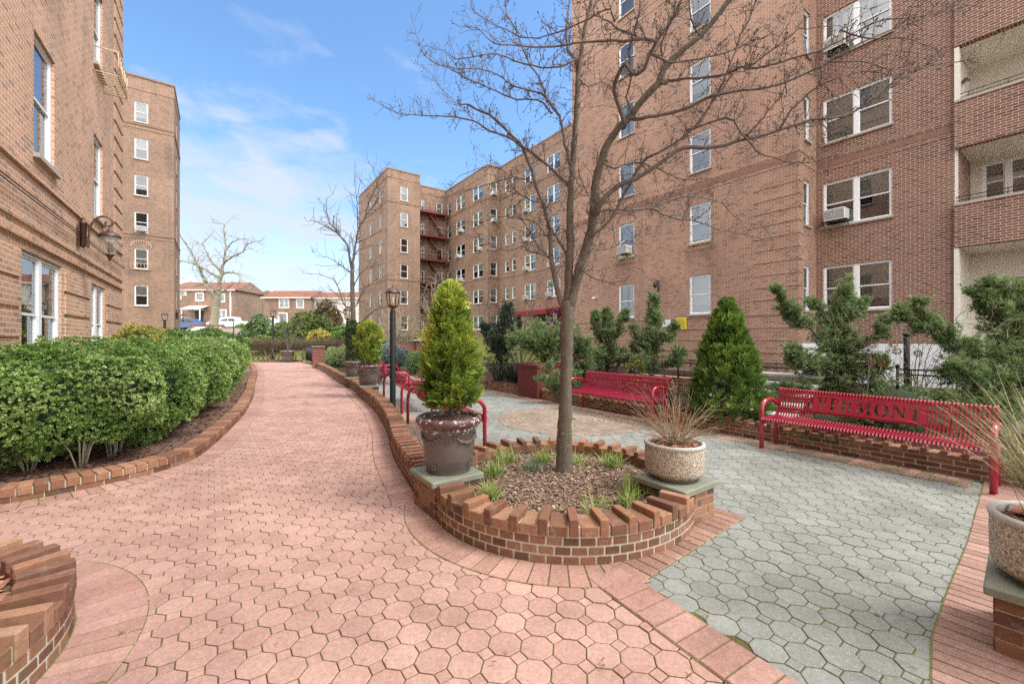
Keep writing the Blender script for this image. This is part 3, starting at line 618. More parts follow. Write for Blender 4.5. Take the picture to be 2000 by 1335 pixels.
# balconies: brick parapets, plaster ceilings, a recessed wall with a window
PT = [(4.24, 5.48), (7.2, 8.55), (10.23, 11.58), (13.25, 14.6), (16.3, 17.65), (19.3, 20.7)]
for lo, hi in PT:
    m = MB(); uvbox(m, (18.10 - O[0], -1.2 - O[1], (lo + hi) / 2), (.24, 7.36, hi - lo), 0, 0); m.box((18.10 - O[0], -1.2 - O[1], hi + .035), (.30, 7.36, .07), 0, 1)
    m.box((19.1 - O[0], -1.2 - O[1], lo + .08), (1.8, 7.36, .14), 0, 2); bo = m.build('balcony', [MAT['brick_dark'], MAT['sill'], MAT['soffit']], NW)
    m = MB()
    for z in (hi + .16, hi + .27): m.tube([(18.1 - O[0], 2.46 - O[1], z), (18.1 - O[0], -4.8 - O[1], z)], .012, 5)
    for a in np.arange(2.2, -4.8, -.75): m.tube([(18.1 - O[0], a - O[1], hi + .06), (18.1 - O[0], a - O[1], hi + .28)], .010, 5)
    m.build('railing', MAT['black_iron'], bo)
m = MB(); m.box((18.16 - O[0], 2.44 - O[1], 2.1), (.30, .1, 4.25), 0, 0); uvbox(m, (19.09 - O[0], 2.455 - O[1], ROOF / 2), (1.92, .065, ROOF), 0, 1)
for z0, z1 in ((8.62, 10.2),): m.box((18.13 - O[0], 2.43 - O[1], (z0 + z1) / 2), (.27, .1, z1 - z0), 0, 0)
rec = [(.3, 1.35, 5.85, 7.1), (.3, 1.35, 14.9, 16.15), (.35, 1.4, 2.0, 3.5)]
wall(m, np.array((20.0, 2.44)) - O, (0, -1), 7.4, 4.3, ROOF, rec[:2], 1); wall(m, np.array((20.0, 2.44)) - O, (0, -1), 7.4, -.2, 4.3, rec[2:], 0); uvbox(m, (19.09 - O[0], 2.41 - O[1], 6.34), (1.8, .03, 1.7), 0, 2)
m.build('balcony_recess', [MAT['cream'], MAT['brick_dark']], NW) if False else m.build('balcony_recess', [MAT['cream'], MAT['cream'], MAT['brick_dark']], NW)
for a, b, lo, hi in rec: put_window(NW, O, (20.0, 2.44), (0, -1), (a + b) / 2, lo, b - a, hi - lo, 'double', 'half')
m = MB(); m.box((0, 0, 0), (.1, .1, .03)); m.lathe([(.07, -.02), (.10, -.05), (.075, -.2), (.03, -.24), (0, -.24)], (0, 0, 0), 8, 1); m.lathe([(.0, .08), (.05, .07), (.11, -.03), (.1, -.05)], (0, 0, 0), 8)
tag(m.build('wall_lantern', [MAT['black_iron'], MAT['lampglass']], None, (*bl(18.55, 2.32), 9.35), PHI), 'small black lantern on the white side of the third-floor balcony', 'lantern')
# ---- far wing: canopy face (b=26.1), bay (b=24.5), recess with fire escape, end block
O2 = np.array([15.7, 46.6]); FW = thing('apartment_building', 'long six-storey tan-brown brick apartment wing with a red fire escape and red entrance awning', 'apartment building', (*bl(*O2), 0), PHI); mb = MB()
def au(u, b): t = (u - 1000) / FPX; Y = b / (.816 * t + .578); return Y * (.816 - .578 * t)
def bu(u, a): t = (u - 1000) / FPX; Y = a / (.816 - .578 * t); return Y * (.816 * t + .578)
heads = [4.2 + 3 * k for k in range(6)]
fD = Facade((26.1, 39.3), (0, -1), 21.9)
fE = Facade((24.5, 49.5), (0, -1), 10.2); fE2 = Facade((24.5, 39.3), (1, 0), 1.6)
fQ = Facade((19.6, 49.5), (1, 0), 4.9); fF = Facade((15.7, 46.6), (1, 0), 3.9); fFL = Facade((15.7, 58.5), (0, -1), 11.9); fFR = Facade((19.6, 46.6), (0, 1), 2.9)
for k, hd in enumerate(heads):
    for u0, u1, kd in ((986.6, 993.7, 'single'), (1000, 1007, 'single'), (1024.3, 1046, 'double'), (1068.5, 1094, 'double')):
        if k == 0 and u0 > 1020: continue
        fD.win(39.3 - au(u0, 26.1), 39.3 - au(u1, 26.1), hd, 1.3 if u1 - u0 < 8 else 1.65, kd)
    for u0, u1, kd in ((874, 880.5, 'single'), (891, 908, 'double'), (923.7, 943, 'double')): fE.win(49.5 - au(u0, 24.5), 49.5 - au(u1, 24.5), hd, 1.6, kd)
    fE2.win(.35, 1.25, hd, 1.6, 'single')
    for u0, u1 in ((822.5, 829), (852.5, 864)): fQ.win(bu(u0, 49.5) - 19.6, bu(u1, 49.5) - 19.6, hd, 1.6)
    fF.win(bu(782.5, 46.6) - 15.7, bu(797, 46.6) - 15.7, hd, 1.65)
    for a in (48.7, 52.6): fFL.win(58.5 - a - .9, 58.5 - a, hd, 1.6)
extraD = [(39.3 - 31.6, 39.3 - 29.2, 1.2, 3.7)]
for f, ex in ((fD, extraD), (fE, ()), (fE2, ()), (fQ, ()), (fF, ()), (fFL, ()), (fFR, ())): f.make(mb, FW, O2, .3, ROOF, 0, rng, ex)
for f in (fD, fE, fE2, fQ, fF, fFL, fFR):
    for z, h, pr in ((17.25, .12, .05), (8.35, .12, .05), (20.0, .08, .03), (20.95, .14, .06)): strip(mb, O2, f.p0, f.d, 0, f.L, z, h, pr)
uvbox(mb, (34 - O2[0], 28 - O2[1], 10), (13.5, 22, 20.5), 0, 0); uvbox(mb, (34 - O2[0], 45.2 - O2[1], 10), (15.8, 10.4, 20.5), 0, 0); uvbox(mb, (23.6 - O2[0], 54.5 - O2[1], 10), (13.4, 7.8, 20.5), 0, 0); uvbox(mb, (17.6 - O2[0], 48.5 - O2[1], 20.3), (3.7, 3.6, .2), 0, 0)
mb.build('wall', [MAT['brick_far']], FW)
m = MB(); c = np.array([26.0, 30.4]) - O2; m.box((c[0] + .25, c[1], 2.4), (.1, 2.5, 2.6), 0, 0); m.box((c[0] + .1, c[1], 2.4), (.08, .08, 2.6), 0, 1); m.build('entrance_door', [MAT['interior'], MAT['bronze']], FW)
# the awning: sloped roof, scalloped valance, two posts
m = MB(); a0, a1, b0, b1 = 27.9 - O2[1], 32.9 - O2[1], 23.4 - O2[0], 26.1 - O2[0]
V = [(b0, a0, 3.75), (b0, a1, 3.75), (b1, a1, 3.75), (b1, a0, 3.75), (b0, a0, 4.15), (b0, a1, 4.15), (b1, a1, 4.5), (b1, a0, 4.5)]
m.add(V, [[0, 4, 5, 1], [1, 5, 6, 2], [2, 6, 7, 3], [3, 7, 4, 0], [4, 7, 6, 5], [0, 1, 2, 3]]); m.box((b0 - .03, (a0 + a1) / 2, 4.0), (.06, 5.1, .06), 0, 0); m.box(((b0 + b1) / 2, a0 - .03, 4.0), (2.7, .06, .06), 0, 0)
aw = m.build('awning', [MAT['awning']], FW); m = MB()
for a in (a0 + .1, a1 - .1): m.tube([(b0 + .1, a, .9), (b0 + .1, a, 3.8)], .05, 8)
m.build('post', MAT['bronze'], aw)
# fire escape on the recess
fe = MB(); yq = 49.5 - O2[1]; x0, x1 = 20.4 - O2[0], 24.3 - O2[0]; fz = [z - 1.7 for z in heads[1:]]
froot = None
for k, z in enumerate(fz):
    m = MB(); m.box(((x0 + x1) / 2, yq - .6, z), (x1 - x0, 1.1, .1)); m.box(((x0 + x1) / 2, yq - 1.13, z - .08), (x1 - x0, .06, .2))
    for h in (.45, .9): m.tube([(x0, yq, z + h), (x0, yq - 1.15, z + h), (x1, yq - 1.15, z + h), (x1, yq, z + h)], .022, 4)
    for x in np.arange(x0, x1 + .01, .22): m.tube([(x, yq - 1.15, z), (x, yq - 1.15, z + .9)], .012, 3)
    for x in (x0 + .3, x1 - .3): m.tube([(x, yq - 1.1, z), (x, yq, z - .8)], .03, 4)
    if froot is None: froot = m.build('fire_escape', MAT['fire_red'], FW)
    else: m.build('landing', MAT['fire_red'], froot)
    if k:
        z0, z1 = fz[k - 1], z; m = MB(); xa, xb = x0 + 3.3, x0 + 1.2
        for dy in (-.85, -.35): m.tube([(xa, yq + dy, z0), (xb, yq + dy, z1)], .06, 4)
        for t in np.linspace(.05, .95, 12): m.box((xa + (xb - xa) * t, yq - .6, z0 + (z1 - z0) * t), (.24, .5, .04))
        for t in (0.05, .5, .95): m.tube([(xa + (xb - xa) * t, yq - .85, z0 + (z1 - z0) * t), (xa + (xb - xa) * t, yq - .85, z0 + (z1 - z0) * t + .8)], .02, 4)
        m.tube([(xa, yq - .85, z0 + .85), (xb, yq - .85, z1 + .85)], .025, 4); m.build('stair', MAT['fire_red'], froot)
# ---- the tan building close on one side
O3 = np.array([-2.3, 16.5]); LB = thing('apartment_building', 'tan brick apartment building rising close behind the green hedge, with a curved wall lantern', 'apartment building', (*bl(*O3), 0), PHI); mb = MB()
fA = Facade((-2.3, -8.0), (0, 1), 24.5); s = lambda a: a + 8.0
fA.win(s(8.9), s(10.8), 2.80, 1.85, 'double', 'low'); fA.win(s(12.85), s(14.3), 2.75, 1.8, 'double', 'full')
for k in range(5): fA.win(s(9.4), s(10.4), 6.25 + 3.5 * k, 1.9, 'single', 'half'); fA.win(s(13.15), s(14.05), 6.2 + 3.5 * k, 1.9, 'single', 'half')
fA.win(s(3.4), s(5.2), 2.8, 1.85, 'double', 'low'); fA.win(s(4.0), s(5.0), 6.25, 1.9, 'single', 'half')
fA.make(mb, LB, O3, -.2, 21.6, 0, rng)
fA2 = Facade((-2.3, 16.5), (-1, 0), 9); fA2.make(mb, LB, O3, -.2, 21.6, 0, rng)
for z, h, pr in ((3.98, .07, .045), (3.2, .06, .035), (2.95, .04, .05)): strip(mb, O3, fA.p0, fA.d, 0, 24.5, z, h, pr)
strip(mb, O3, fA.p0, fA.d, 0, 24.5, 17.4, .1, .05)
for k, z in enumerate(np.arange(.45, 2.9, .42)):   # rusticated courses between the ground-floor windows
    for a0, a1 in ((-8, 3.3), (5.3, 8.8), (10.9, 12.75), (14.4, 16.5)): strip(mb, O3, fA.p0, fA.d, s(a0), s(a1), z, .345, .03)
for z in np.arange(4.4, 21, .46): strip(mb, O3, fA.p0, fA.d, s(15.35), s(16.53), z, .36, .03); strip(mb, O3, fA2.p0, fA2.d, 0, 1.0, z, .36, .03)
uvbox(mb, (-5.5 - O3[0], 4.2 - O3[1], 21.4), (6.3, 24.4, .25), 0, 0)
mb.build('wall', [MAT['brick_tan']], LB)
m = MB(); m.tube([(*(np.array((-2.22, -8.0 + .2)) - O3), 3.6), (*(np.array((-2.22, 16.4)) - O3), 3.52)], .011, 6); m.tube([(*(np.array((-2.23, -8.0 + .2)) - O3), 3.66), (*(np.array((-2.23, 16.4)) - O3), 3.58)], .010, 5); m.build('cable', MAT['brick_tan'] if False else MAT['bronze'], LB)
# ---- tall block beyond it
O4 = np.array([-3.06, 45.3]); GB = thing('apartment_building', 'narrow brown brick apartment tower with one column of single windows beyond the tan building', 'apartment building', (*bl(*O4), 0), PHI); mb = MB()
gf = Facade((-13.06, 45.3), (1, 0), 10.0); g0, g1 = bu(262.5, 45.3) + 13.06, bu(289.5, 45.3) + 13.06
for k in range(6): gf.win(g0, g1, 5.9 + 3.0 * k, 1.66, 'single', ['half', 'low', None, None, 'half', 'low'][k])
gf.make(mb, GB, O4, .5, 23.0, 0, rng)
gr = Facade((-3.06, 45.3), (0, 1), 6.5)
for k in range(6): gr.win(2.2, 3.1, 5.9 + 3.0 * k, 1.66)
gr.make(mb, GB, O4, .5, 23.0, 0, rng)
for f in (gf, gr):
    for z, h, pr in ((19.05, .12, .05), (18.7, .05, .03), (10.1, .12, .05), (9.75, .05, .03), (21.9, .08, .03), (22.95, .14, .06), (2.5, .08, .04)): strip(mb, O4, f.p0, f.d, 0, f.L, z, h, pr)
for t in np.linspace(0, math.pi, 13): c = np.array((-13.06 + (g0 + g1) / 2 + .62 * math.cos(t), 45.3)) - O4; mb.box((c[0], c[1] - .005, 9.0 + .1 + .45 * math.sin(t)), (.06, .04, .17))
uvbox(mb, (-8.0 - O4[0], 48.8 - O4[1], 22.6), (9.8, 6.3, .2), 0, 0); mb.build('wall', [MAT['brick_far']], GB)
# ------------------------------------------------------------------ air conditioners, window guards, lanterns, signs
acm = MB(); acm.brick((0, 0, .2), (.62, .5, .4), 0, 0, None, .015)
gm = MB()
for i in range(9): gm.box((0, -.254, .06 + i * .035), (.54, .012, .012))
gm.box((0, -.2505, .2), (.56, .004, .33), 0, 1)
ac0 = None
def ac(fac, su, z, label, group='air conditioners in windows', sc=1.0):
    global ac0
    p = fac.p0 + fac.d * su + np.array([fac.d[1], -fac.d[0]]) * .12; w = bl(p[0], p[1]); rz = PHI + math.atan2(fac.d[1], fac.d[0])
    if ac0 is None:
        ac0 = acm.build('air_conditioner', MAT['ac'], None, (*w, z), rz, label=label, cat='air conditioner', group=group); gm.build('grille', [MAT['ac'], MAT['ac_grille']], ac0); return ac0
    return dup(ac0, (*w, z), rz, label, group, scale=sc)
ac(fC, .66, 5.72, 'white air conditioner in the second-floor double window beside the balconies')
ac(fC, .66, 11.8, 'white air conditioner in the topmost visible double window beside the balconies')
ac(fB, 17.46 - 13.58, 5.72, 'white air conditioner behind the gold window guard nearest the security camera')
Dn = lambda u: 39.3 - au(u, 26.1); En = lambda u: 49.5 - au(u, 24.5); fl = ['first', 'second', 'third', 'fourth', 'fifth', 'sixth']
for u, k in ((1028.5, 1), (1029, 2), (1028.5, 3), (1029, 4)): ac(fD, Dn(u), heads[k] - 1.6, f'air conditioner in the {fl[k]}-floor double window left of the awning corner')
ac(fD, Dn(1074), heads[1] - 1.6, 'air conditioner in the second-floor double window just above the awning')
for u, k in ((899, 1), (901, 2), (896, 3), (902, 4)): ac(fE, En(u), heads[k] - 1.55, f'air conditioner in the {fl[k]}-floor window between the fire escape and the corner bay')
ac(fE, En(938), heads[3] - 1.55, 'air conditioner in the fourth-floor double window at the corner bay edge')
for k in (4, 5): ac(fE2, .8, heads[k] - 1.55, f'air conditioner in the {fl[k]}-floor window on the narrow bay side')
ac(gf, (g0 + g1) / 2, 5.9 + 6 - 1.6, 'air conditioner in the third window from the ground of the narrow tower')
def guard(fac, s0, s1, z, h, deep, m, label, group, name='window_guard', style=0):
    p = fac.p0 + fac.d * (s0 + s1) / 2; w = bl(*p); rz = PHI + math.atan2(fac.d[1], fac.d[0]); W = (s1 - s0) / 2; q = MB(); r = .011
    for zz in (0, h): q.tube([(-W, 0, zz), (-W, -deep, zz), (W, -deep, zz), (W, 0, zz)], r * 1.3, 5)
    for x in np.arange(-W, W + .01, .13): q.tube([(x, 0, 0), (x, -deep, 0)], r * .8, 4)
    if style == 1:
        for x in np.linspace(-W, W, 7): q.tube([(x, -deep, 0), (x, -deep, h)], r, 4)
        for s in (-1, 1):
            x = s * W * .55; q.tube([(x + .11 * math.cos(t), -deep - .012, h * .55 - .1 * math.sin(t)) for t in np.linspace(0, math.pi, 9)], r, 4)
    elif style == 2:
        for x in (-W, W): q.tube([(x, 0, -.14), (x, -deep, 0)], r * 1.3, 4)
    else:
        for x in np.linspace(-W, W, 9): q.tube([(x, -deep, 0), (x, -deep, h)], r, 4)
    o = q.build(name, m, None, (*w, z), rz); tag(o, label, 'window guard', group); return o
gg = 'iron guards under windows'
guard(fB, 17.46 - 10.3, 17.46 - 9.13, 5.28, .34, .3, MAT['gold_iron'], 'gold iron window guard above the window with the yellow sign', gg, style=1)
guard(fB, 17.46 - 14.18, 17.46 - 13.0, 5.28, .34, .3, MAT['gold_iron'], 'gold iron window guard holding an air conditioner above the security camera', gg, style=1)
guard(fC, .3, 1.0, 5.66, .05, .34, MAT['black_iron'], 'black bracket rack under the big air conditioner in the double window', gg, style=2)
guard(fC, .3, .95, 8.72, .22, .34, MAT['black_iron'], 'empty black bracket rack below the third-floor double window', gg, style=2)
guard(fA, s(13.05), s(14.15), 7.55, .55, .42, MAT['cream_iron'], 'cream iron window guard high on the tan building above the lantern', gg, style=1)
guard(fA, s(9.3), s(10.5), 7.7, .4, .36, MAT['cream_iron'], 'cream iron window guard at the photo top on the tan building', gg, style=1)
guard(gf, g0 - .2, g1 + .2, 7.2, .45, .3, MAT['cream_iron'], 'pale iron guard below the arched window of the narrow tower', gg, style=1)
# the big curved wall lantern
def wall_lantern(b, a, z, label, sc=1.0):
    t = thing('wall_lantern', label, 'lantern', (*bl(b, a), z), PHI, 'wall lanterns'); t.scale = (sc,) * 3
    m = MB(); m.lathe([(0, -.27), (.02, -.25), (.045, -.22), (.047, .16), (.056, .17), (.05, .2), (.03, .225), (.018, .245), (.03, .26), (0, .28)], (.055, 0, 0), 8); m.box((.01, 0, -.03), (.02, .11, .44))
    for z in (-.17, .05): m.tube([(.08, 0, z), (.125, 0, z)], .012, 6)
    m.build('backplate', MAT['bronze'], t)
    pts = spline([np.array(q) for q in ((.12, 0, -.25), (.125, 0, -.08), (.14, 0, .10), (.195, 0, .25), (.28, 0, .335), (.37, 0, .335), (.435, 0, .275), (.43, 0, .205), (.385, 0, .175), (.345, 0, .20), (.345, 0, .24), (.37, 0, .25))], .02)
    m = MB(); m.tube(pts, .0155, 7); m.build('arm', MAT['bronze'], t)
    m = MB(); cx = .40; m.lathe([(0, .17), (.012, .16), (.02, .13), (.045, .10), (.06, .075), (.115, .05), (.155, .01), (.165, -.01), (.158, -.035)], (cx, 0, 0), 20); m.lathe([(.06, -.33), (.075, -.345), (.05, -.37), (.025, -.40), (.03, -.42), (.008, -.46), (0, -.47)], (cx, 0, 0), 14)
    m.tube([(cx, 0, -.34), (cx, 0, .02)], .006, 5)
    for k in range(3): a_ = k * 2.1; m.tube([(cx + .03 * math.cos(a_), .03 * math.sin(a_), -.3), (cx + .03 * math.cos(a_), .03 * math.sin(a_), -.12)], .012, 6)
    m.build('lantern_cage', MAT['bronze'], t)
    m = MB(); m.lathe([(.152, -.025), (.166, -.1), (.137, -.23), (.068, -.335)], (cx, 0, 0), 24); m.build('globe', MAT['lampglass'], t); return t
wall_lantern(-2.27, 11.75, 3.62, 'large bronze wall lantern with clear globe on the tan building', 1.12)
wall_lantern(-3.03, 46.6, 3.6, 'tiny bronze lantern at the corner of the narrow tower', 1.3)
m = MB(); m.tube([(-.02, 0, .0), (-.1, 0, .12), (-.22, 0, .14), (-.26, 0, .05)], .02, 6); m.lathe([(.02, .06), (.10, .0), (.09, -.12), (.05, -.2), (0, -.22)], (-.26, 0, 0), 8); m.tube([(-.02, 0, -.35), (-.02, 0, .2)], .025, 6); m.box((-.04, 0, -.55), (.07, .09, .14))
tag(m.build('wall_lantern', MAT['black_iron'], None, (*bl(16.58, 11.7), 4.05), PHI), 'black ornate wall lantern on red-brown brick between two first-floor windows', 'lantern')
m = MB(); m.box((-.06, 0, 0), (.12, .05, .05)); m.lathe([(0, -.1), (.05, -.09), (.055, .09), (.06, .1), (0, .1)], (0, 0, 0), 10, 0, None, lambda v: v[..., [2, 0, 1]] * np.array([1, 1, 1]) + np.array([-.16, .06, -.02])); m.lathe([(.07, -.02), (.07, .02), (0, .02)], (0, 0, 0), 10, 0, None, lambda v: v[..., [2, 0, 1]])
tag(m.build('security_camera', MAT['white_sign'], None, (*bl(16.58, 15.55), 3.72), PHI), 'small white security camera on red-brown brick near the gold guard', 'camera')
def text_mesh(body, size, mat, extr=.002, align='CENTER'):
    c = bpy.data.curves.new('lettering', 'FONT'); c.body = body; c.size = size; c.extrude = extr; c.align_x = align; c.align_y = 'CENTER'; c.materials.append(mat)
    o = bpy.data.objects.new('tmp', c); COL.objects.link(o); bpy.context.view_layer.update(); me = bpy.data.meshes.new_from_object(o.evaluated_get(bpy.context.evaluated_depsgraph_get())); bpy.data.objects.remove(o); me.name = 'lettering'
    if not me.materials: me.materials.append(mat)
    return me
def sign(b, a, z, w, h, mat, label, lines):
    m = MB(); m.brick((0, 0, 0), (w, h, .012), 0, 0, None, .004); o = m.build('wall_sign', mat, None, (*bl(b, a), z)); tag(o, label, 'sign')
    o.rotation_euler = (math.radians(90), 0, PHI - math.pi / 2)
    for body, size, y in lines:
        t = link('lettering', text_mesh(body, size, MAT['ink']), o, (0, y, .0075))
    return o
sign(16.56, 10.55, 2.18, .50, .50, MAT['yellow_sign'], 'yellow square notice sign on red-brown brick below a first-floor window', [('NOTICE', .085, .155), ('PRIVATE', .085, .065), ('PROPERTY', .085, -.025)])
m = MB()
for yy, ww in ((-.11, .36), (-.145, .3), (-.18, .34)):
    x = -ww / 2
    while x < ww / 2: l = random.uniform(.02, .05); m.box((x + l / 2, yy, .008), (l, .012, .002)); x += l + .012
m.build('lettering', MAT['ink'], [o for o in bpy.data.objects if o.name == 'wall_sign'][0])
sign(16.56, 11.28, 2.22, .42, .32, MAT['white_sign'], 'small white sign partly hidden by juniper beside the yellow sign', [])
# ------------------------------------------------------------------ benches
PROF = np.array([(.075, .362), (.03, .368), (.004, .385), (0, .408), (.018, .428), (.06, .436), (.13, .428), (.22, .416), (.32, .408), (.39, .414), (.44, .437), (.47, .48), (.497, .55), (.522, .63), (.545, .71), (.557, .752), (.572, .783), (.597, .797), (.62, .788), (.63, .762)])
def slat(mb, x, w, prof, th=.011):
    t = np.gradient(prof, axis=0); t /= np.linalg.norm(t, axis=1)[:, None]; nrm = np.c_[-t[:, 1], t[:, 0]]; n = len(prof)
    V = []
    for sgn, xx in ((1, -w / 2), (1, w / 2), (-1, w / 2), (-1, -w / 2)): q = prof + nrm * th / 2 * sgn; V.append(np.c_[np.full(n, x + xx), q])
    V = np.stack(V, 1).reshape(-1, 3); i = np.arange(n - 1)[:, None] * 4; k = np.arange(4)[None]; k2 = (k + 1) % 4
    mb.add(V, np.stack([i + k, i + k2, i + 4 + k2, i + 4 + k], -1).reshape(-1, 4)); mb.add(np.zeros((0, 3)), np.array([[0, 3, 2, 1], [4 * n - 4, 4 * n - 3, 4 * n - 2, 4 * n - 1]]) - 4 * n)
def half_o(s):
    a = np.radians(np.linspace(97, 263, 15)); o = [(.52 + .50 * math.cos(t), .5 + .53 * math.sin(t)) for t in a]; i = [(.52 + .25 * math.cos(t), .5 + .45 * math.sin(t)) for t in a[::-1]]
    p = o + i; return p if s < 0 else [(1.04 - x, y) for x, y in p]
GLY = {'V': (.9, [[(0, 1), (.42, 1), (.42, .94), (.33, .94), (.53, .28), (.70, .94), (.60, .94), (.60, 1), (.9, 1), (.9, .94), (.82, .94), (.53, 0), (.43, 0), (.1, .94), (0, .94)]]),
 'E': (.74, [[(0, 0), (.7, 0), (.74, .28), (.68, .28), (.62, .07), (.32, .07), (.32, .47), (.5, .47), (.5, .36), (.56, .36), (.56, .64), (.5, .64), (.5, .54), (.32, .54), (.32, .93), (.58, .93), (.64, .74), (.7, .74), (.68, 1), (0, 1), (0, .94), (.1, .94), (.1, .06), (0, .06)]]),
 'R': (.95, [[(0, 0), (.42, 0), (.42, .06), (.31, .06), (.31, 1), (0, 1), (0, .94), (.1, .94), (.1, .06), (0, .06)], [(.37, 1), (.6, 1), (.75, .95), (.82, .83), (.82, .68), (.74, .56), (.62, .51), (.84, .06), (.95, .06), (.95, 0), (.70, 0), (.48, .46), (.37, .46), (.37, .53), (.5, .53), (.58, .58), (.62, .7), (.62, .82), (.57, .91), (.5, .94), (.37, .94)]]),
 'M': (1.16, [[(0, 0), (.3, 0), (.3, .06), (.2, .06), (.2, .8), (.47, 0), (.55, 0), (.85, .82), (.85, .06), (.76, .06), (.76, 0), (1.16, 0), (1.16, .06), (1.06, .06), (1.06, .94), (1.16, .94), (1.16, 1), (.86, 1), (.6, .3), (.37, 1), (0, 1), (0, .94), (.1, .94), (.1, .06), (0, .06)]]),
 'O': (1.04, [half_o(-1), half_o(1)]),
 'N': (.95, [[(0, 0), (.28, 0), (.28, .06), (.19, .06), (.19, .78), (.78, 0), (.86, 0), (.86, .94), (.95, .94), (.95, 1), (.68, 1), (.68, .94), (.77, .94), (.77, .32), (.28, 1), (0, 1), (0, .94), (.1, .94), (.1, .06), (0, .06)]]),
 'T': (.84, [[(.22, 0), (.62, 0), (.62, .06), (.53, .06), (.53, .93), (.7, .93), (.78, .74), (.84, .74), (.82, 1), (.02, 1), (0, .74), (.06, .74), (.14, .93), (.31, .93), (.31, .06), (.22, .06)]])}
def plate_mesh(word, w, h, cap):
    c = bpy.data.curves.new('plate', 'CURVE'); c.dimensions = '2D'; c.fill_mode = 'BOTH'; c.extrude = .004; c.materials.append(MAT['red_metal'])
    def poly(p):
        s = c.splines.new('POLY'); s.points.add(len(p) - 1); s.use_cyclic_u = True
        for q, pt in zip(s.points, p): q.co = (*pt, 0, 1)
    poly([(-w / 2, -h / 2), (w / 2, -h / 2), (w / 2, h / 2), (-w / 2, h / 2)])
    if word:
        gap = .15; tw = sum(GLY[k][0] for k in word) + gap * (len(word) - 1); sx = (w * .93) / tw; x = -w * .465
        for k in word:
            for p in GLY[k][1]: poly([(x + px * sx, (py - .5) * cap) for px, py in p])
            x += (GLY[k][0] + gap) * sx
    o = bpy.data.objects.new('tmp', c); COL.objects.link(o); bpy.context.view_layer.update(); me = bpy.data.meshes.new_from_object(o.evaluated_get(bpy.context.evaluated_depsgraph_get())); bpy.data.objects.remove(o)
    if not me.materials: me.materials.append(MAT['red_metal'])
    me.name = 'name_plate'; return me
BL = 2.06
def make_bench(label, loc, rz, word=None, jleg=False):
    t = thing('park_bench', label, 'bench', (*loc, 0), rz, 'red metal park benches'); mb = MB(); bk = MB(); n = 62; px0, px1 = (-.60, .50) if word else (9, 9)
    ks = 11; kb = 11; kt = 15
    for i in range(n):
        x = -BL / 2 + .03 + (BL - .06) * i / (n - 1); slat(mb, x, .016, PROF[:ks])
        if px0 < x < px1: slat(bk, x, .016, PROF[kt:])
        else: slat(bk, x, .016, PROF[kb - 1:])
    rails = [(.09, .418), (.40, .405)]; brails = [(.492, .52), (.538, .675), (.566, .755)]
    for y, z in rails: mb.box((0, y, z), (BL - .03, .035, .008))
    for y, z in brails: bk.box((0, y + .008, z), (BL - .03, .008, .028))
    for x in (-.69, 0, .69): bk.tube([(x, .50, .5), (x, .568, .76)], .008, 5)
    mb.build('seat', MAT['red_metal'], t); bk.build('backrest', MAT['red_metal'], t)
    if word:
        me = plate_mesh(word, 1.1, .232, .165); p = link('name_plate', me, t, (-.05, .513, .642)); p.rotation_euler = (math.radians(90 - 19), 0, 0)
    for s in (-1, 1):
        x = s * (BL / 2 + .012); f = MB()
        arc = [(x, .03, 0), (x, .03, .25), (x, .03, .50)] + [(x, .03 + .15 * (1 - math.cos(a)), .50 + .155 * math.sin(a)) for a in np.linspace(.25, math.pi / 2, 7)] + [(x, .27, .658), (x, .36, .645), (x, .44, .61), (x, .50, .575)]
        f.tube(arc, .029, 12); f.lathe([(.034, 0), (.034, .012), (.029, .016)], (x, .03, 0), 12); f.build('armrest', MAT['red_metal'], t)
        f = MB()
        if jleg: f.tube([(x, .64, 0), (x, .64, .25), (x, .64, .44), (x, .63, .52), (x, .60, .58), (x, .55, .625), (x, .52, .635)], .027, 12)
        else: f.tube([(x * .985, .44, 0), (x * .985, .44, .30), (x * .985, .455, .44)], .027, 12)
        f.build('leg', MAT['red_metal'], t)
        f = MB(); pr = PROF[1:]; w = .012; slat(f, s * (BL / 2 - .008), .014, PROF, .03); f.build('side_plate', MAT['red_metal'], t)
    return t
RB = -math.pi / 2 + PHI
make_bench('red slatted metal bench with VERMONT cut into its back plate', bl(6.05, 1.62), RB, 'VERMONT')
make_bench('plain red slatted metal bench before the junipers, behind the bare tree trunk', bl(6.07, 5.48), RB)
R3 = math.radians(116.5)
make_bench('red metal bench seen from behind beside the nearest black lamp post', (-2.09, 9.48), R3, None, True)
make_bench('red metal bench seen from behind, partly hidden by the big arborvitae pot', (-.82, 6.75), R3, None, True)
make_bench('red metal bench mostly hidden behind the short rounded arborvitae pot', (-4.25, 14.65), math.radians(119), None, True)
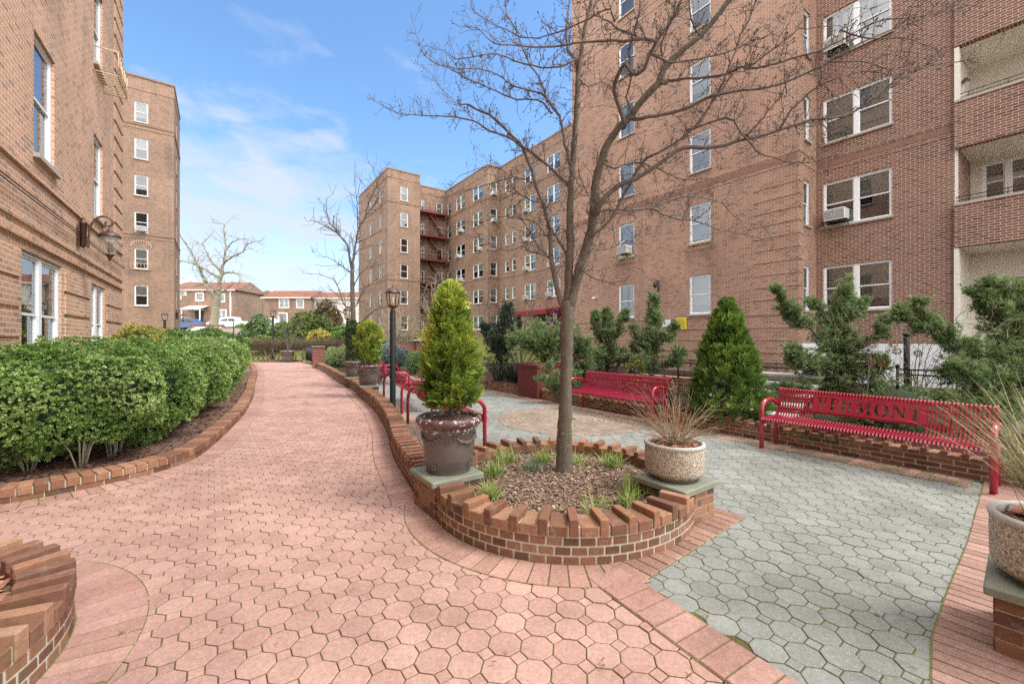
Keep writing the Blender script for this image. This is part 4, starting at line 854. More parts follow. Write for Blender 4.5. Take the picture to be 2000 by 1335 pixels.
# ------------------------------------------------------------------ pots
def soilcap(r, z, m='mulch'):
    q = MB(); q.lathe([(r, z), (r * .7, z + .012), (r * .35, z + .022), (0, z + .026)], (0, 0, 0), 24); return q
def big_pot(label, loc, z, rz=0, sc=1.0, group='brown glazed flower pots'):
    t = thing('flower_pot', label, 'flower pot', (*loc, z), rz, group); t.scale = (sc,) * 3; m = MB()
    m.lathe([(0, 0), (.195, 0), (.20, .012), (.198, .03), (.205, .036), (.215, .105), (.219, .112), (.22, .122), (.222, .13), (.232, .25), (.242, .372), (.252, .378), (.262, .392), (.262, .408), (.278, .415), (.292, .432), (.298, .452), (.294, .474), (.28, .49), (.262, .492), (.254, .48), (.25, .44), (.24, .40)], (0, 0, 0), 44)
    m.build('vessel', MAT['pot'], t); g = MB()
    for k in range(4):
        a0 = k * math.pi / 2 + .4; R = lambda h: .222 + (h - .13) * .083 + .006
        pts = []
        for u in np.linspace(-1, 1, 13): hh = .335 - .055 * (1 - u * u); pts.append((R(hh) * math.cos(a0 + u * .5), R(hh) * math.sin(a0 + u * .5), hh))
        g.tube(pts, [.006 + .012 * (1 - abs(u)) for u in np.linspace(-1, 1, 13)], 7)
        for p in pts[2:-2]: g.lathe([(0, -.013), (.011, -.007), (.013, .004), (0, .013)], (p[0] * 1.02, p[1] * 1.02, p[2] + random.uniform(-.01, .01)), 6)
        for da, hh in ((.5, .34), (-.5, .34), (.78, .30), (0.2, .07)):
            for q in range(6):
                b = q * math.pi / 3; x, y, zz = R(hh), .018 * math.cos(b), .018 * math.sin(b); aa = a0 + da; g.lathe([(0, -.009), (.010, 0), (0, .009)], (x * math.cos(aa) - y * math.sin(aa), x * math.sin(aa) + y * math.cos(aa), hh + zz), 5)
    g.build('garland', MAT['pot'], t); soilcap(.252, .452).build('soil', MAT['mulch'], t); return t
big_pot('large brown glazed pot with garland relief and flaking rim beside the round planter', (-.573, 3.77), .32, .5)
big_pot('brown glazed pot holding the short rounded arborvitae', PED4, .32, 1.2, 1.06)
big_pot('brown glazed pot holding the thin dark arborvitae', PED5, .32, 2.2, 1.0)
big_pot('wide brown pot with bare stems at the far end of the path', (-14.6, 27.0), 0, .3, 1.55)
def agg_pot(label, loc, z, sc=1.0):
    t = thing('concrete_planter', label, 'planter', (*loc, z), .4, 'exposed-aggregate planters'); t.scale = (sc,) * 3; m = MB()
    m.lathe([(0, 0), (.185, 0), (.19, .012), (.194, .028), (.216, .036), (.232, .05), (.239, .085), (.241, .2), (.240, .272)], (0, 0, 0), 44); m.build('vessel', MAT['aggregate'], t)
    m = MB(); m.lathe([(.240, .272), (.246, .277), (.248, .292), (.241, .303), (.225, .304), (.217, .295), (.214, .262), (.21, .24)], (0, 0, 0), 44); m.build('rim', MAT['concrete'], t)
    soilcap(.215, .262).build('soil', MAT['mulch'], t)
    q = chips('bark', 260, disc((0, 0), .19), .275, .022, ((.45, .2, .13), (.22, .1, .07)), 9); q.parent = t; del q['kind']; return t
agg_pot('aggregate concrete planter with bare twiggy shrub beside the round planter', PED2 + (.0, .03), .32)
agg_pot('aggregate concrete planter with long dry grass, cut by the photo edge', PED3 + (.02, 0), .32, 1.06)
# ------------------------------------------------------------------ lamp posts
def lamp_post(label, loc, z=0, sc=1.0):
    t = thing('lamp_post', label, 'lamp post', (*loc, z), .3, 'black lamp posts with bronze lanterns'); t.scale = (sc,) * 3
    m = MB(); m.lathe([(.055, 0), (.055, 2.02), (.04, 2.03), (0, 2.03)], (0, 0, 0), 14); m.lathe([(.085, 0), (.085, .03), (.06, .06)], (0, 0, 0), 14); m.build('post', MAT['lamp_black'], t)
    m = MB(); m.lathe([(.03, 2.02), (.055, 2.05), (.03, 2.075), (.04, 2.09), (.085, 2.125), (.1, 2.14), (.09, 2.15)], (0, 0, 0), 12)
    m.lathe([(.145, 2.385), (.15, 2.395), (.12, 2.425), (.085, 2.47), (.045, 2.49), (.02, 2.50), (.015, 2.515), (.02, 2.525), (0, 2.545)], (0, 0, 0), 6); m.lathe([(.145, 2.385), (.05, 2.38), (0, 2.38)], (0, 0, 0), 6)
    for k in range(6): a = k * math.pi / 3; m.tube([(.092 * math.cos(a), .092 * math.sin(a), 2.145), (.128 * math.cos(a), .128 * math.sin(a), 2.39)], .008, 4)
    m.build('lantern_frame', MAT['bronze'], t)
    m = MB(); m.lathe([(.086, 2.147), (.122, 2.386)], (0, 0, 0), 6); m.build('lantern_glass', MAT['lampglass'], t)
    m = MB(); m.lathe([(0, 2.15), (.022, 2.15), (.02, 2.24), (.035, 2.28), (.02, 2.33), (0, 2.335)], (0, 0, 0), 10); m.build('bulb', MAT['globe'], t); return t
lp = lamp_post('black lamp post right beside the backs of the red benches', (-2.30, 8.0))
for lab, loc, z, sc in (('black lamp post behind the thin dark arborvitae pot', (-5.43, 13.7), 0, 1.02), ('black lamp post at the far end of the pink path by the low kerb', (-17.3, 30.0), 0, 1.47), ('small black lamp post beside the brick corner of the narrow tower', (-16.75, 20.0), .1, 1.08), ('small black lamp post in front of the far brick steps', (-25.5, 38.0), 1.3, .82)): c = dup(lp, (*loc, z), .3, lab); c.scale = (sc,) * 3
m = MB(); t = thing('globe_lamp', 'slim street lamp with white globe before the far row house', 'lamp post', (*P(599, 640, 50)[:2], 2.2)); m.lathe([(.05, 0), (.04, 2.2), (0, 2.2)], (0, 0, 0), 8); m.build('post', MAT['lamp_black'], t); m = MB(); m.lathe([(0, 2.15), (.15, 2.2), (.24, 2.36), (.24, 2.42), (.15, 2.6), (0, 2.64)], (0, 0, 0), 14); m.build('globe', MAT['globe'], t)
# ------------------------------------------------------------------ pillars, railings, steps
def brick_block(mb, c, size, rz=0, mat=0): uvbox(mb, c, size, rz, mat)
t = thing('brick_pillar', 'red brick pillar with thin stone cap at the path side by the iron fence', 'pillar', (-10.15, 21.75, 0), .5)
m = MB(); uvbox(m, (0, 0, .54), (.55, .55, 1.08)); m.build('brickwork', MAT['brick_deep'], t); m = MB(); m.brick((0, 0, 1.115), (.62, .62, .06)); m.build('cap', MAT['stone'], t)
t = thing('brick_wall', 'brick wall with white pyramid cap beyond the blue spruce', 'wall', (*G(830, 716)[:2], 0), .15)
m = MB(); uvbox(m, (-.1, 0, .68), (3.2, .3, 1.38)); uvbox(m, (-.15, -.05, .72), (.62, .5, 1.46)); m.box((-.45, -.19, .7), (.12, .1, 1.4), 0, 1); m.box((0, 0, 1.39), (3.3, .36, .05), 0, 2); m.build('brickwork', [MAT['brick_deep'], MAT['maroon'], MAT['stone']], t)
m = MB(); m.add([(-.55, -.45, 1.46), (.25, -.45, 1.46), (.25, .3, 1.46), (-.55, .3, 1.46), (-.15, -.07, 1.82)], [[0, 1, 4, 4], [1, 2, 4, 4], [2, 3, 4, 4], [3, 0, 4, 4]]); m.box((-.15, -.07, 1.445), (.82, .78, .05)); m.build('pyramid_cap', MAT['white_sign'], t)
def railing(name, label, pts, h, z0, step=.13, fancy=False, mat='black_iron', cat='fence'):
    t = thing(name, label, cat, (*pts[0][:2], 0)); o = np.array([*pts[0][:2], 0]); mb = MB(); pp = MB(); pts = [np.array([p[0], p[1], 0.]) - o for p in pts]
    for a, b in zip(pts[:-1], pts[1:]):
        for zz in ([h, h * .12] + ([h * .82] if fancy else [])): mb.tube([a + (0, 0, z0 + zz), b + (0, 0, z0 + zz)], .014, 5)
        L = np.linalg.norm(b - a); k = int(L / step)
        for i in range(1, k): q = a + (b - a) * i / k; mb.tube([q + (0, 0, z0 + h * .12), q + (0, 0, z0 + h)], .008, 4)
        if fancy:
            d = (b - a) / L
            for i in range(k): q = a + d * (i + .5) * L / k; mb.tube([q + d * step * .45 * math.cos(w) + (0, 0, z0 + h * .82 - h * .28 * math.sin(w)) for w in np.linspace(0, math.pi, 6)], .006, 3)
    mb.build('bars', MAT[mat], t)
    for q in pts: pp = MB(); pp.tube([q + (0, 0, z0), q + (0, 0, z0 + h + .04)], .022, 6); pp.lathe([(.03, 0), (.035, .03), (0, .07)], q + (0, 0, z0 + h + .03), 8); pp.build('post', MAT[mat], t)
    return t
railing('iron_fence', 'black iron fence with low bars between path end and brick pillar', [(-14.0, 28.2), (-12.2, 25.3), (-10.45, 22.2)], 1.02, 0, .11)
railing('iron_fence', 'black wrought iron fence with looped top on the low brick wall behind the cone arborvitae', [bl(9.6, 6.2), bl(9.6, 4.3), bl(9.6, 3.15)], .46, .52, .17, True)
railing('iron_fence', 'black wrought iron fence before the white basement wall behind the VERMONT bench', [bl(9.6, 2.0), bl(9.6, .6), bl(9.6, -1.5)], .46, .52, .17, True)
m = MB(); uvbox(m, (9.75 - 9.6, 0, .26), (.3, 4.6, .52)); tag(m.build('brick_wall', MAT['brick_red'], None, (*bl(9.6, 5.6), 0), PHI), 'low red-brown brick wall under the iron fence behind the cone arborvitae', 'wall')
m = MB(); uvbox(m, (.15, 0, .26), (.3, 3.6, .52)); tag(m.build('brick_wall', MAT['concrete'], None, (*bl(9.6, .3), 0), PHI), 'low pale concrete wall under the iron fence behind the VERMONT bench', 'wall')
m = MB(); m.tube([(0, 0, 0), (0, 0, 1.48)], .045, 8); m.lathe([(.06, 1.47), (.06, 1.5), (0, 1.52)], (0, 0, 0), 8)
tag(m.build('iron_post', MAT['lamp_black'], None, (*P(1771, 700, 7.6)[:2], .1)), 'plain thick black iron post before the white basement wall', 'post')
t = thing('garden_steps', 'pale concrete garden steps climbing behind the cone arborvitae between the two red benches', 'steps', (*bl(7.3, 3.75), 0), PHI)
for k in range(6): m = MB(); m.brick((.14 + .33 * k, 0, .075 + .145 * k), (.40, 1.7, .05), 0, 0, None, .008); m.box((.16 + .33 * k, 0, .025 + .145 * k), (.30, 1.62, .1), 0, 1); m.build('step', [MAT['concrete'], MAT['maroon'] if False else MAT['mortar']], t)
t = thing('planter_box', 'square maroon planter box under the rounded juniper', 'planter', (*P(1054, 770, 10.9)[:2], 0), PHI)
m = MB(); uvbox(m, (0, 0, .42), (.82, .82, .84)); m.box((0, 0, .83), (.88, .88, .06), 0, 1); m.build('box', [MAT['maroon'], MAT['maroon']], t); soilcap(.38, .85).build('soil', MAT['mulch'], t)
# far steps, ramps, street
t = thing('brick_steps', 'far brick steps rising to the street between dark sloping side walls', 'steps', (*P(440, 658, 44)[:2], 1.6), .35)
for k in range(6): m = MB(); m.box((0, .4 * k, .09 + .18 * k), (2.3, .45, .18), 0, 0); m.box((0, .4 * k - .02, .185 + .18 * k), (2.34, .44, .03), 0, 1); m.build('step', [MAT['brick_deep'], MAT['concrete']], t)
for s in (-1, 1): m = MB(); m.add([(s * 1.3 - .12, -.3, 0), (s * 1.3 + .12, -.3, 0), (s * 1.3 + .12, 2.4, 0), (s * 1.3 - .12, 2.4, 0), (s * 1.3 - .12, -.3, .55), (s * 1.3 + .12, -.3, .55), (s * 1.3 + .12, 2.4, 1.2), (s * 1.3 - .12, 2.4, 1.2)], [[0, 1, 5, 4], [1, 2, 6, 5], [2, 3, 7, 6], [3, 0, 4, 7], [4, 5, 6, 7]]); m.build('side_wall', MAT['asphalt'], t)
t = thing('ramp', 'pale sloping ramp with dark side walls near the blue car', 'ramp', (*P(378, 652, 46)[:2], 1.6), .35); m = MB(); m.add([(-1.3, -.5, .05), (1.3, -.5, .05), (1.3, 5, 1.4), (-1.3, 5, 1.4)], [[0, 1, 2, 3]]); m.build('ramp_floor', MAT['brick_deep'] if False else MAT['cream'], t)
for s in (-1, 1): m = MB(); m.add([(s * 1.45 - .14, -.6, -.2), (s * 1.45 + .14, -.6, -.2), (s * 1.45 + .14, 5, -.2), (s * 1.45 - .14, 5, -.2), (s * 1.45 - .14, -.6, .5), (s * 1.45 + .14, -.6, .5), (s * 1.45 + .14, 5, 1.35), (s * 1.45 - .14, 5, 1.35)], [[0, 1, 5, 4], [1, 2, 6, 5], [2, 3, 7, 6], [3, 0, 4, 7], [4, 5, 6, 7]]); m.build('side_wall', MAT['stone'], t)
ZS = 2.8
for nm, mat, y0, y1, z in (('road', 'asphalt', 57.2, 66, ZS - .02), ('pavement', 'concrete', 54.5, 57.2, ZS + .1), ('pavement', 'concrete', 66, 69.5, ZS + .1)):
    m = MB(); m.add([(-90, y0, z), (20, y0, z), (20, y1, z), (-90, y1, z)], [[0, 1, 2, 3]]); m.box((-35, y0 if y0 > 60 else y1, ZS + .02), (110, .15, .16)) if nm == 'pavement' else None; m.build(nm, MAT[mat], kind='structure')
def fence_panel(label, u0, u1, Y, h, mat='green_mesh'):
    a, b = P(u0, 640, Y), P(u1, 640, Y); t = thing('street_fence', label, 'fence', (a[0], a[1], ZS)); m = MB(); L = b[0] - a[0]
    m.box((L / 2, 0, h * .5), (L, .04, h * .85)); m.build('panel', MAT[mat], t); m = MB()
    for x in np.arange(0, L + .01, 1.8): m.tube([(x, -.04, -.3), (x, -.04, h + .1)], .04, 6)
    m.tube([(0, -.04, h), (L, -.04, h)], .03, 5); m.build('rail', MAT['black_iron'], t)
fence_panel('green mesh street fence behind the pale bare tree', 396, 455, 69.8, 1.2)
fence_panel('dark green mesh street fence before the brown brick house porch', 352, 392, 69.9, 1.1)
m = MB(); uvbox(m, (0, 0, .5), (4.2, .4, 1.7)); tag(m.build('brick_wall', MAT['brick_deep'], None, (*P(405, 640, 53)[:2], 2.0)), 'low red brick wall between the blue car and the white pickup', 'wall')
# ------------------------------------------------------------------ cars
def car(name, label, cat, prof, glassp, L, W, loc, rz, paint, wheels, bed=None):
    t = thing(name, label, cat, loc, rz); m = MB(); hw = W / 2; n = len(prof); p = np.array(prof)
    rows = []
    for f, sc in ((-1, .0), (-.96, .05), (-.5, .08), (.5, .08), (.96, .05), (1, 0)):
        q = p.copy(); q[:, 1] += sc * .25; rows.append(np.c_[q[:, 0], np.full(n, f) * hw * (1 - .16 * np.clip((p[:, 1] - .95) / .7, 0, 1)), q[:, 1]])
    V = np.concatenate(rows); F = [[r * n + i, r * n + (i + 1) % n, (r + 1) * n + (i + 1) % n, (r + 1) * n + i] for r in range(5) for i in range(n)]
    m.add(V, F, 0, None, None, False); m.add(np.zeros((0, 3)), np.array([list(range(n))[::-1]]) - 6 * n); m.add(np.zeros((0, 3)), np.array([list(range(5 * n, 6 * n))]) - 6 * n)
    m.build('body', paint, t)
    for s in (-1, 1):
        for g in glassp:
            m = MB(); V = [(x, s * (hw * (1 - .16 * min(1, max(0, (z - .95) / .7))) + .012), z) for x, z in g]; m.add(V, [list(range(len(g)))] if s < 0 else [list(range(len(g)))[::-1]]); m.build('window', MAT['carglass'], t)
        for x in wheels:
            w = MB(); w.lathe([(0, -.1), (.24, -.1), (.34, -.08), (.35, .08), (.24, .1), (0, .1)], (0, 0, 0), 20, 0, None, lambda v: v[..., [0, 2, 1]]); wo = w.build('wheel', MAT['rubber'], t, (x, s * (hw - .08), .35)); w = MB(); w.lathe([(0, -.125), (.1, -.12), (.21, -.105), (.22, -.1)], (0, 0, 0), 12, 0, None, lambda v: v[..., [0, 2, 1]] * np.array([1, -s * -1, 1])); w.build('rim', MAT['rim'], wo)
    for s in (-1, 1): m = MB(); m.box((p[:, 0].min() + .04, s * hw * .7, .72), (.1, .3, .14)); m.build('headlight', MAT['globe'], t); m = MB(); m.box((p[:, 0].max() - .04, s * hw * .8, .85), (.1, .18, .22)); m.build('tail_light', MAT['flag_red'], t)
    return t
suv = [(-2.3, .35), (-2.32, .7), (-2.2, .95), (-1.3, 1.08), (-.55, 1.6), (.2, 1.72), (1.6, 1.68), (2.15, 1.1), (2.3, 1.0), (2.32, .4)]
car('parked_car', 'blue SUV parked on the far street beside the narrow tower', 'car', suv, [[(-1.05, 1.12), (-.5, 1.52), (.1, 1.6), (.1, 1.12)], [(.2, 1.12), (.2, 1.6), (1.5, 1.56), (1.85, 1.12)]], 4.6, 1.9, (*P(372, 640, 60)[:2], ZS), math.pi + .12, MAT['blue_paint'], (-1.4, 1.4))
pk = [(-2.8, .45), (-2.82, .95), (-2.6, 1.12), (-1.3, 1.2), (-.7, 1.78), (-.1, 1.86), (.8, 1.84), (.95, 1.25), (2.8, 1.22), (2.82, .5)]
car('pickup_truck', 'white pickup truck parked on the far street behind the steps', 'pickup truck', pk, [[(-1.1, 1.25), (-.65, 1.68), (-.05, 1.75), (-.05, 1.25)], [(.03, 1.25), (.03, 1.75), (.68, 1.74), (.8, 1.25)]], 5.6, 1.95, (*P(452, 640, 59.5)[:2], ZS), .1, MAT['white_paint'], (-1.75, 1.75))
car('parked_car', 'white car half hidden by shrubs on the far street before the row house', 'car', suv, [[(-1.05, 1.12), (-.5, 1.52), (.1, 1.6), (.1, 1.12)], [(.2, 1.12), (.2, 1.6), (1.5, 1.56), (1.85, 1.12)]], 4.6, 1.9, (*P(512, 640, 60)[:2], ZS), .1, MAT['white_paint'], (-1.4, 1.4))
# ------------------------------------------------------------------ far houses
def house(name, label, u0, u1, Y, z0, eave, ridge, wallm, wins, roofm='roof_tile', depth=9, yaw=0.0, doors=(), extra=None, cat='house', flat=False):
    a, b = P(u0, 640, Y), P(u1, 640, Y); L = b[0] - a[0]; t = thing(name, label, cat, (a[0], a[1], z0), yaw); m = MB(); h = eave - z0
    sx = L / (u1 - u0); ops = [((w[0] - u0) * sx, (w[1] - u0) * sx, z_(w[3], Y) - z0, z_(w[2], Y) - z0) for w in wins]
    wall(m, (0, 0), (1, 0), L, -.5, h, ops, 0, .12); wall(m, (L, 0), (0, 1), depth, -.5, h, (), 0); wall(m, (0, depth), (0, -1), depth, -.5, h, (), 0); wall(m, (L, depth), (-1, 0), L, -.5, h, (), 0); m.build('wall', wallm, t)
    for (s0, s1, lo, hi) in ops:
        f, g = win_mesh(s1 - s0, hi - lo, 'double' if s1 - s0 > 1.3 else 'single'); wo = link('window', f, t, ((s0 + s1) / 2, 0, lo)); link('pane', g, wo)
        q = MB(); q.box((0, -.03, (hi - lo) / 2), (s1 - s0 + .3, .04, hi - lo + .3)); 
        q = MB()
        for (x, z, w, hh) in ((0, -.1, s1 - s0 + .4, .2), (0, hi - lo + .1, s1 - s0 + .4, .2), (-(s1 - s0) / 2 - .1, (hi - lo) / 2, .2, hi - lo), ((s1 - s0) / 2 + .1, (hi - lo) / 2, .2, hi - lo)): q.box((x, -.03, z), (w, .08, hh))
        q.build('trim', MAT['cream'], wo)
    r = MB(); o = .35
    if flat: r.box((L / 2, depth / 2, h + .15), (L + .3, depth + .3, .4)); r.build('roof', MAT[roofm], t)
    else:
        rz_ = ridge - z0; V = [(-o, -o, h), (L + o, -o, h), (L + o, depth * .45, rz_), (-o, depth * .45, rz_), (-o, depth + o, h), (L + o, depth + o, h)]; l2 = math.hypot(depth * .45, rz_ - h)
        r.add(V, [[0, 1, 2, 3]], 0, None, [(0, 0), (L, 0), (L, l2), (0, l2)]); r.add(V, [[3, 2, 5, 4]], 0, None, [(0, 0), (L, 0), (L, l2), (0, l2)])
        r.add(V, [[0, 3, 4], [1, 5, 2]], 1, None, [(0, 0), (4, 4), (8, 0), (0, 0), (8, 0), (4, 4)]); r.box((L / 2, -.35, h - .06), (L + .7, .12, .2), 0, 2); r.build('roof', [MAT[roofm], wallm, MAT['cream']], t)
    for (d0, d1, top, mt) in doors:
        x0, x1 = (d0 - u0) * sx, (d1 - u0) * sx; dm = MB(); hh = z_(top, Y) - z0; dm.box(((x0 + x1) / 2, -.06, hh / 2), (x1 - x0, .1, hh)); dm.box(((x0 + x1) / 2, -.04, hh + .1), (x1 - x0 + .3, .12, .2), 0, 1); dm.build('door', [MAT[mt], MAT['cream']], t)
    if extra: extra(t, u0, sx, Y, z0)
    return t
z_ = lambda v, Y: CH - (v - HOR) * Y / FPX
def porch(t, u0, sx, Y, z0):
    m = MB(); x0, x1 = (370 - u0) * sx, (408 - u0) * sx; zt = z_(597, Y) - z0; zb = z_(604, Y) - z0; m.add([(x0, -2, zb), (x1, -2, zb), (x1, 0, zt), (x0, 0, zt), (x0, -2, zb - .15), (x1, -2, zb - .15)], [[0, 1, 2, 3], [4, 5, 1, 0]]); po = m.build('porch_awning', MAT['cream'], t); m = MB()
    for x in (x0 + .15, x1 - .15): m.tube([(x, -1.9, 0), (x, -1.9, zb)], .08, 6)
    m.build('post', MAT['frame'], po)
    m = MB(); xx = (451 - u0) * sx; m.tube([(xx, -.1, 0), (xx, -.1, 7)], .12, 6); m.build('downpipe', MAT['frame'], t)
YH = 72
house('row_house', 'brown brick house with red tiled roof and pale porch awning behind the pale bare tree', 330, 457, YH, ZS, z_(566, YH), z_(545, YH), MAT['brick_far'], [(384, 396.5, 573, 586), (348, 353, 574, 582), (356, 363, 571, 575), (426, 438, 575, 588), (423, 441, 606, 622)], doors=[(382, 397, 606, 'interior')], extra=porch)
house('flat_roof_house', 'plain brick house with flat white roof edge between the two tiled houses', 452, 520, 84, ZS, z_(588, 84), 0, MAT['brick_far'], [(472, 477, 599, 607), (492, 506, 600, 611), (480, 492, 622, 630)], roofm='frame', flat=True, depth=7)
house('white_house', 'white flat-topped house rising behind the flat-roofed brick house', 455, 506, 100, ZS, z_(578, 100), 0, MAT['white_paint_wall'], [], roofm='frame', flat=True, depth=7)
house('row_house', 'brick row house with orange tiled roof and paired trimmed windows', 515, 604, 70, ZS, z_(581, 70), z_(563, 70), MAT['brick_far'], [(547, 563, 584, 600), (581, 592, 586, 600), (545, 560, 612, 630)], doors=[(577, 595, 617, 'door_red')], depth=8)
house('row_house', 'cream stucco row house with white trimmed windows behind the bare slim tree', 604.3, 760, 71.5, ZS, z_(582, 71.5), z_(566, 71.5), MAT['cream'], [(617, 628, 588, 600), (646, 660, 588, 601), (640, 664, 612, 632)], depth=8)
m = MB(); xs = np.linspace(-160, 60, 60); V = []
for x in xs: V += [(x, 170, 0), (x, 170, 17 + 3 * math.sin(x * .11) + 1.5 * math.sin(x * .37 + 1))]
m.add(V, [[2 * i, 2 * i + 2, 2 * i + 3, 2 * i + 1] for i in range(59)]); m.build('hill', plain('distant_wooded_hill', (.17, .13, .10), .95, .35, .3), kind='structure')
# flags at the entrance
for u, vv, lab in ((1086, 612, 'small striped flag with dark blue corner leaning under the red awning'), (1078, 628, 'second small flag lower beside the entrance under the red awning')):
    p = P(u, vv, 31); t = thing('flag', lab, 'flag', (p[0], p[1], p[2] - .4), .2); m = MB(); m.tube([(0, 0, -.6), (.1, 0, .75)], .018, 5); m.build('pole', MAT['cream_iron'], t); m = MB(); n = 7
    for i in range(n): z0 = .75 - .1 * i; m.add([(.08 - .3 * (k / 5) * 1.0 + 0, .03 * math.sin(k), z0 - .05 * k - (0 if j else .1)) for k in range(6) for j in (0, 1)], [[2 * k, 2 * k + 2, 2 * k + 3, 2 * k + 1] for k in range(5)], i % 2)
    m.box((-.02, -.03, .55), (.2, .05, .3), 0, 2); m.build('cloth', [MAT['flag_red'], MAT['frame'], MAT['flag_blue']], t)
# ------------------------------------------------------------------ vegetation
def snoise(p, f, seed=0):
    r = np.random.default_rng(seed + 100); v = 0
    for k in range(6): d = r.normal(0, 1, 3) * f * (1 + .35 * k); v = v + np.sin(p @ d + r.random() * 6.28)
    return v / 6
def unit(v): return v / (np.linalg.norm(v, axis=-1, keepdims=True) + 1e-9)
def scatter(mb, T, pos, fwd, size, col, rng, mat=0, jit=.14, roll=None, up=None):
    """copies template T=(V,F,shade) to pos, its z axis along fwd"""
    TV, TF, TS = T; n = len(pos); fwd = unit(fwd)
    ref = rng.normal(0, 1, (n, 3)) if up is None else up; x = unit(np.cross(ref, fwd)); y = np.cross(fwd, x)
    V = pos[:, None] + size[:, None, None] * (TV[None, :, 0:1] * x[:, None] + TV[None, :, 1:2] * y[:, None] + TV[None, :, 2:3] * fwd[:, None])
    F = (np.arange(n)[:, None, None] * len(TV) + TF[None]).reshape(-1, TF.shape[1])
    c = (col[:, None] * TS[None, :, None] * rng.normal(1, jit, (n, len(TF), 1))).reshape(-1, 3)
    mb.add(V.reshape(-1, 3), F, mat, np.clip(c, .002, 1))
def t_spray(lobes=9, width=.62, seed=0, droop=.12):
    r = np.random.default_rng(seed); V, F, S = [], [], []
    def lobe(b, ang, l, w, sh):
        d = np.array([math.sin(ang), 0, math.cos(ang)]); s = np.array([d[2], 0, -d[0]]); k = len(V); yy = r.normal(0, .03)
        for q in (b, b + d * l * .45 + s * w, b + d * l, b + d * l * .45 - s * w): V.append(q + (0, yy - droop * (q[2] ** 2), 0))
        F.append([k, k + 1, k + 2, k + 3]); S.append(sh)
    lobe(np.array([0, 0, .0]), 0, 1.0, .05, .9)
    for i in range(lobes):
        t = .06 + .8 * i / lobes; s = -1 if i % 2 else 1; l = width * (1 - .55 * t) * r.uniform(.75, 1.15); b = np.array([0, 0, t]); a = s * r.uniform(.6, .9); lobe(b, a, l, .055, .85 + .35 * t)
        d = np.array([math.sin(a), 0, math.cos(a)])
        for q, sg in ((.4, 1), (.62, -1)): lobe(b + d * l * q, a + sg * .6, l * .45, .045, 1.0 + .3 * t)
    return np.array(V), np.array(F), np.array(S)
def t_tuft(n=11, spread=.5, w=.05, seed=0):
    r = np.random.default_rng(seed); V, F, S = [], [], []
    for i in range(n):
        a, th = r.random() * 6.28, spread * math.sqrt(r.random()); d = np.array([math.sin(th) * math.cos(a), math.sin(th) * math.sin(a), math.cos(th)]); s = unit(np.cross(d, r.normal(0, 1, 3))); l = r.uniform(.6, 1.1); b = np.array([0, 0, r.uniform(0, .35)]); k = len(V)
        V += [b, b + d * l * .5 + s * w, b + d * l, b + d * l * .5 - s * w]; F.append([k, k + 1, k + 2, k + 3]); S.append(r.uniform(.75, 1.25))
    return np.array(V), np.array(F), np.array(S)
def t_leaves(n=7, seed=0, lw=.34):
    r = np.random.default_rng(seed); V, F, S = [], [], []
    for i in range(n):
        a = i * 2.4 + r.normal(0, .3); th = r.uniform(.35, 1.35); d = np.array([math.sin(th) * math.cos(a), math.sin(th) * math.sin(a), math.cos(th)]); s = unit(np.cross(d, np.array([0, 0, 1.]) + r.normal(0, .3, 3))); b = np.array([0, 0, .55 * (1 - i / n) - .2]) + d * .12; l = r.uniform(.7, 1.05); nn = np.cross(d, s) * .07; k = len(V)
        V += [b, b + d * l * .5 + s * lw * l + nn, b + d * l, b + d * l * .5 - s * lw * l + nn]; F.append([k, k + 1, k + 2, k + 3]); S.append(r.uniform(.8, 1.25))
    return np.array(V), np.array(F), np.array(S)
TSP = [t_spray(9, .62, k) for k in range(4)]; TTU = [t_tuft(12, .62, .05, k) for k in range(4)]; TLV = [t_leaves(7, k) for k in range(4)]; TL4 = [t_leaves(4, k, .4) for k in range(3)]; TSM = [t_tuft(6, .9, .12, k) for k in range(3)]
def pal(t, cols):
    t = np.clip(t, 0, .9999) * (len(cols) - 1); i = t.astype(int); f = (t - i)[:, None]; c = np.array(cols); return c[i] * (1 - f) + c[i + 1] * f
def multi(mb, TT, pos, fwd, size, col, rng, **k):
    g = rng.integers(len(TT), size=len(pos)); up = k.pop('up', None)
    for i, T in enumerate(TT):
        m = g == i
        if m.any(): scatter(mb, T, pos[m], fwd[m], size[m], col[m], rng, up=None if up is None else up[m], **k)
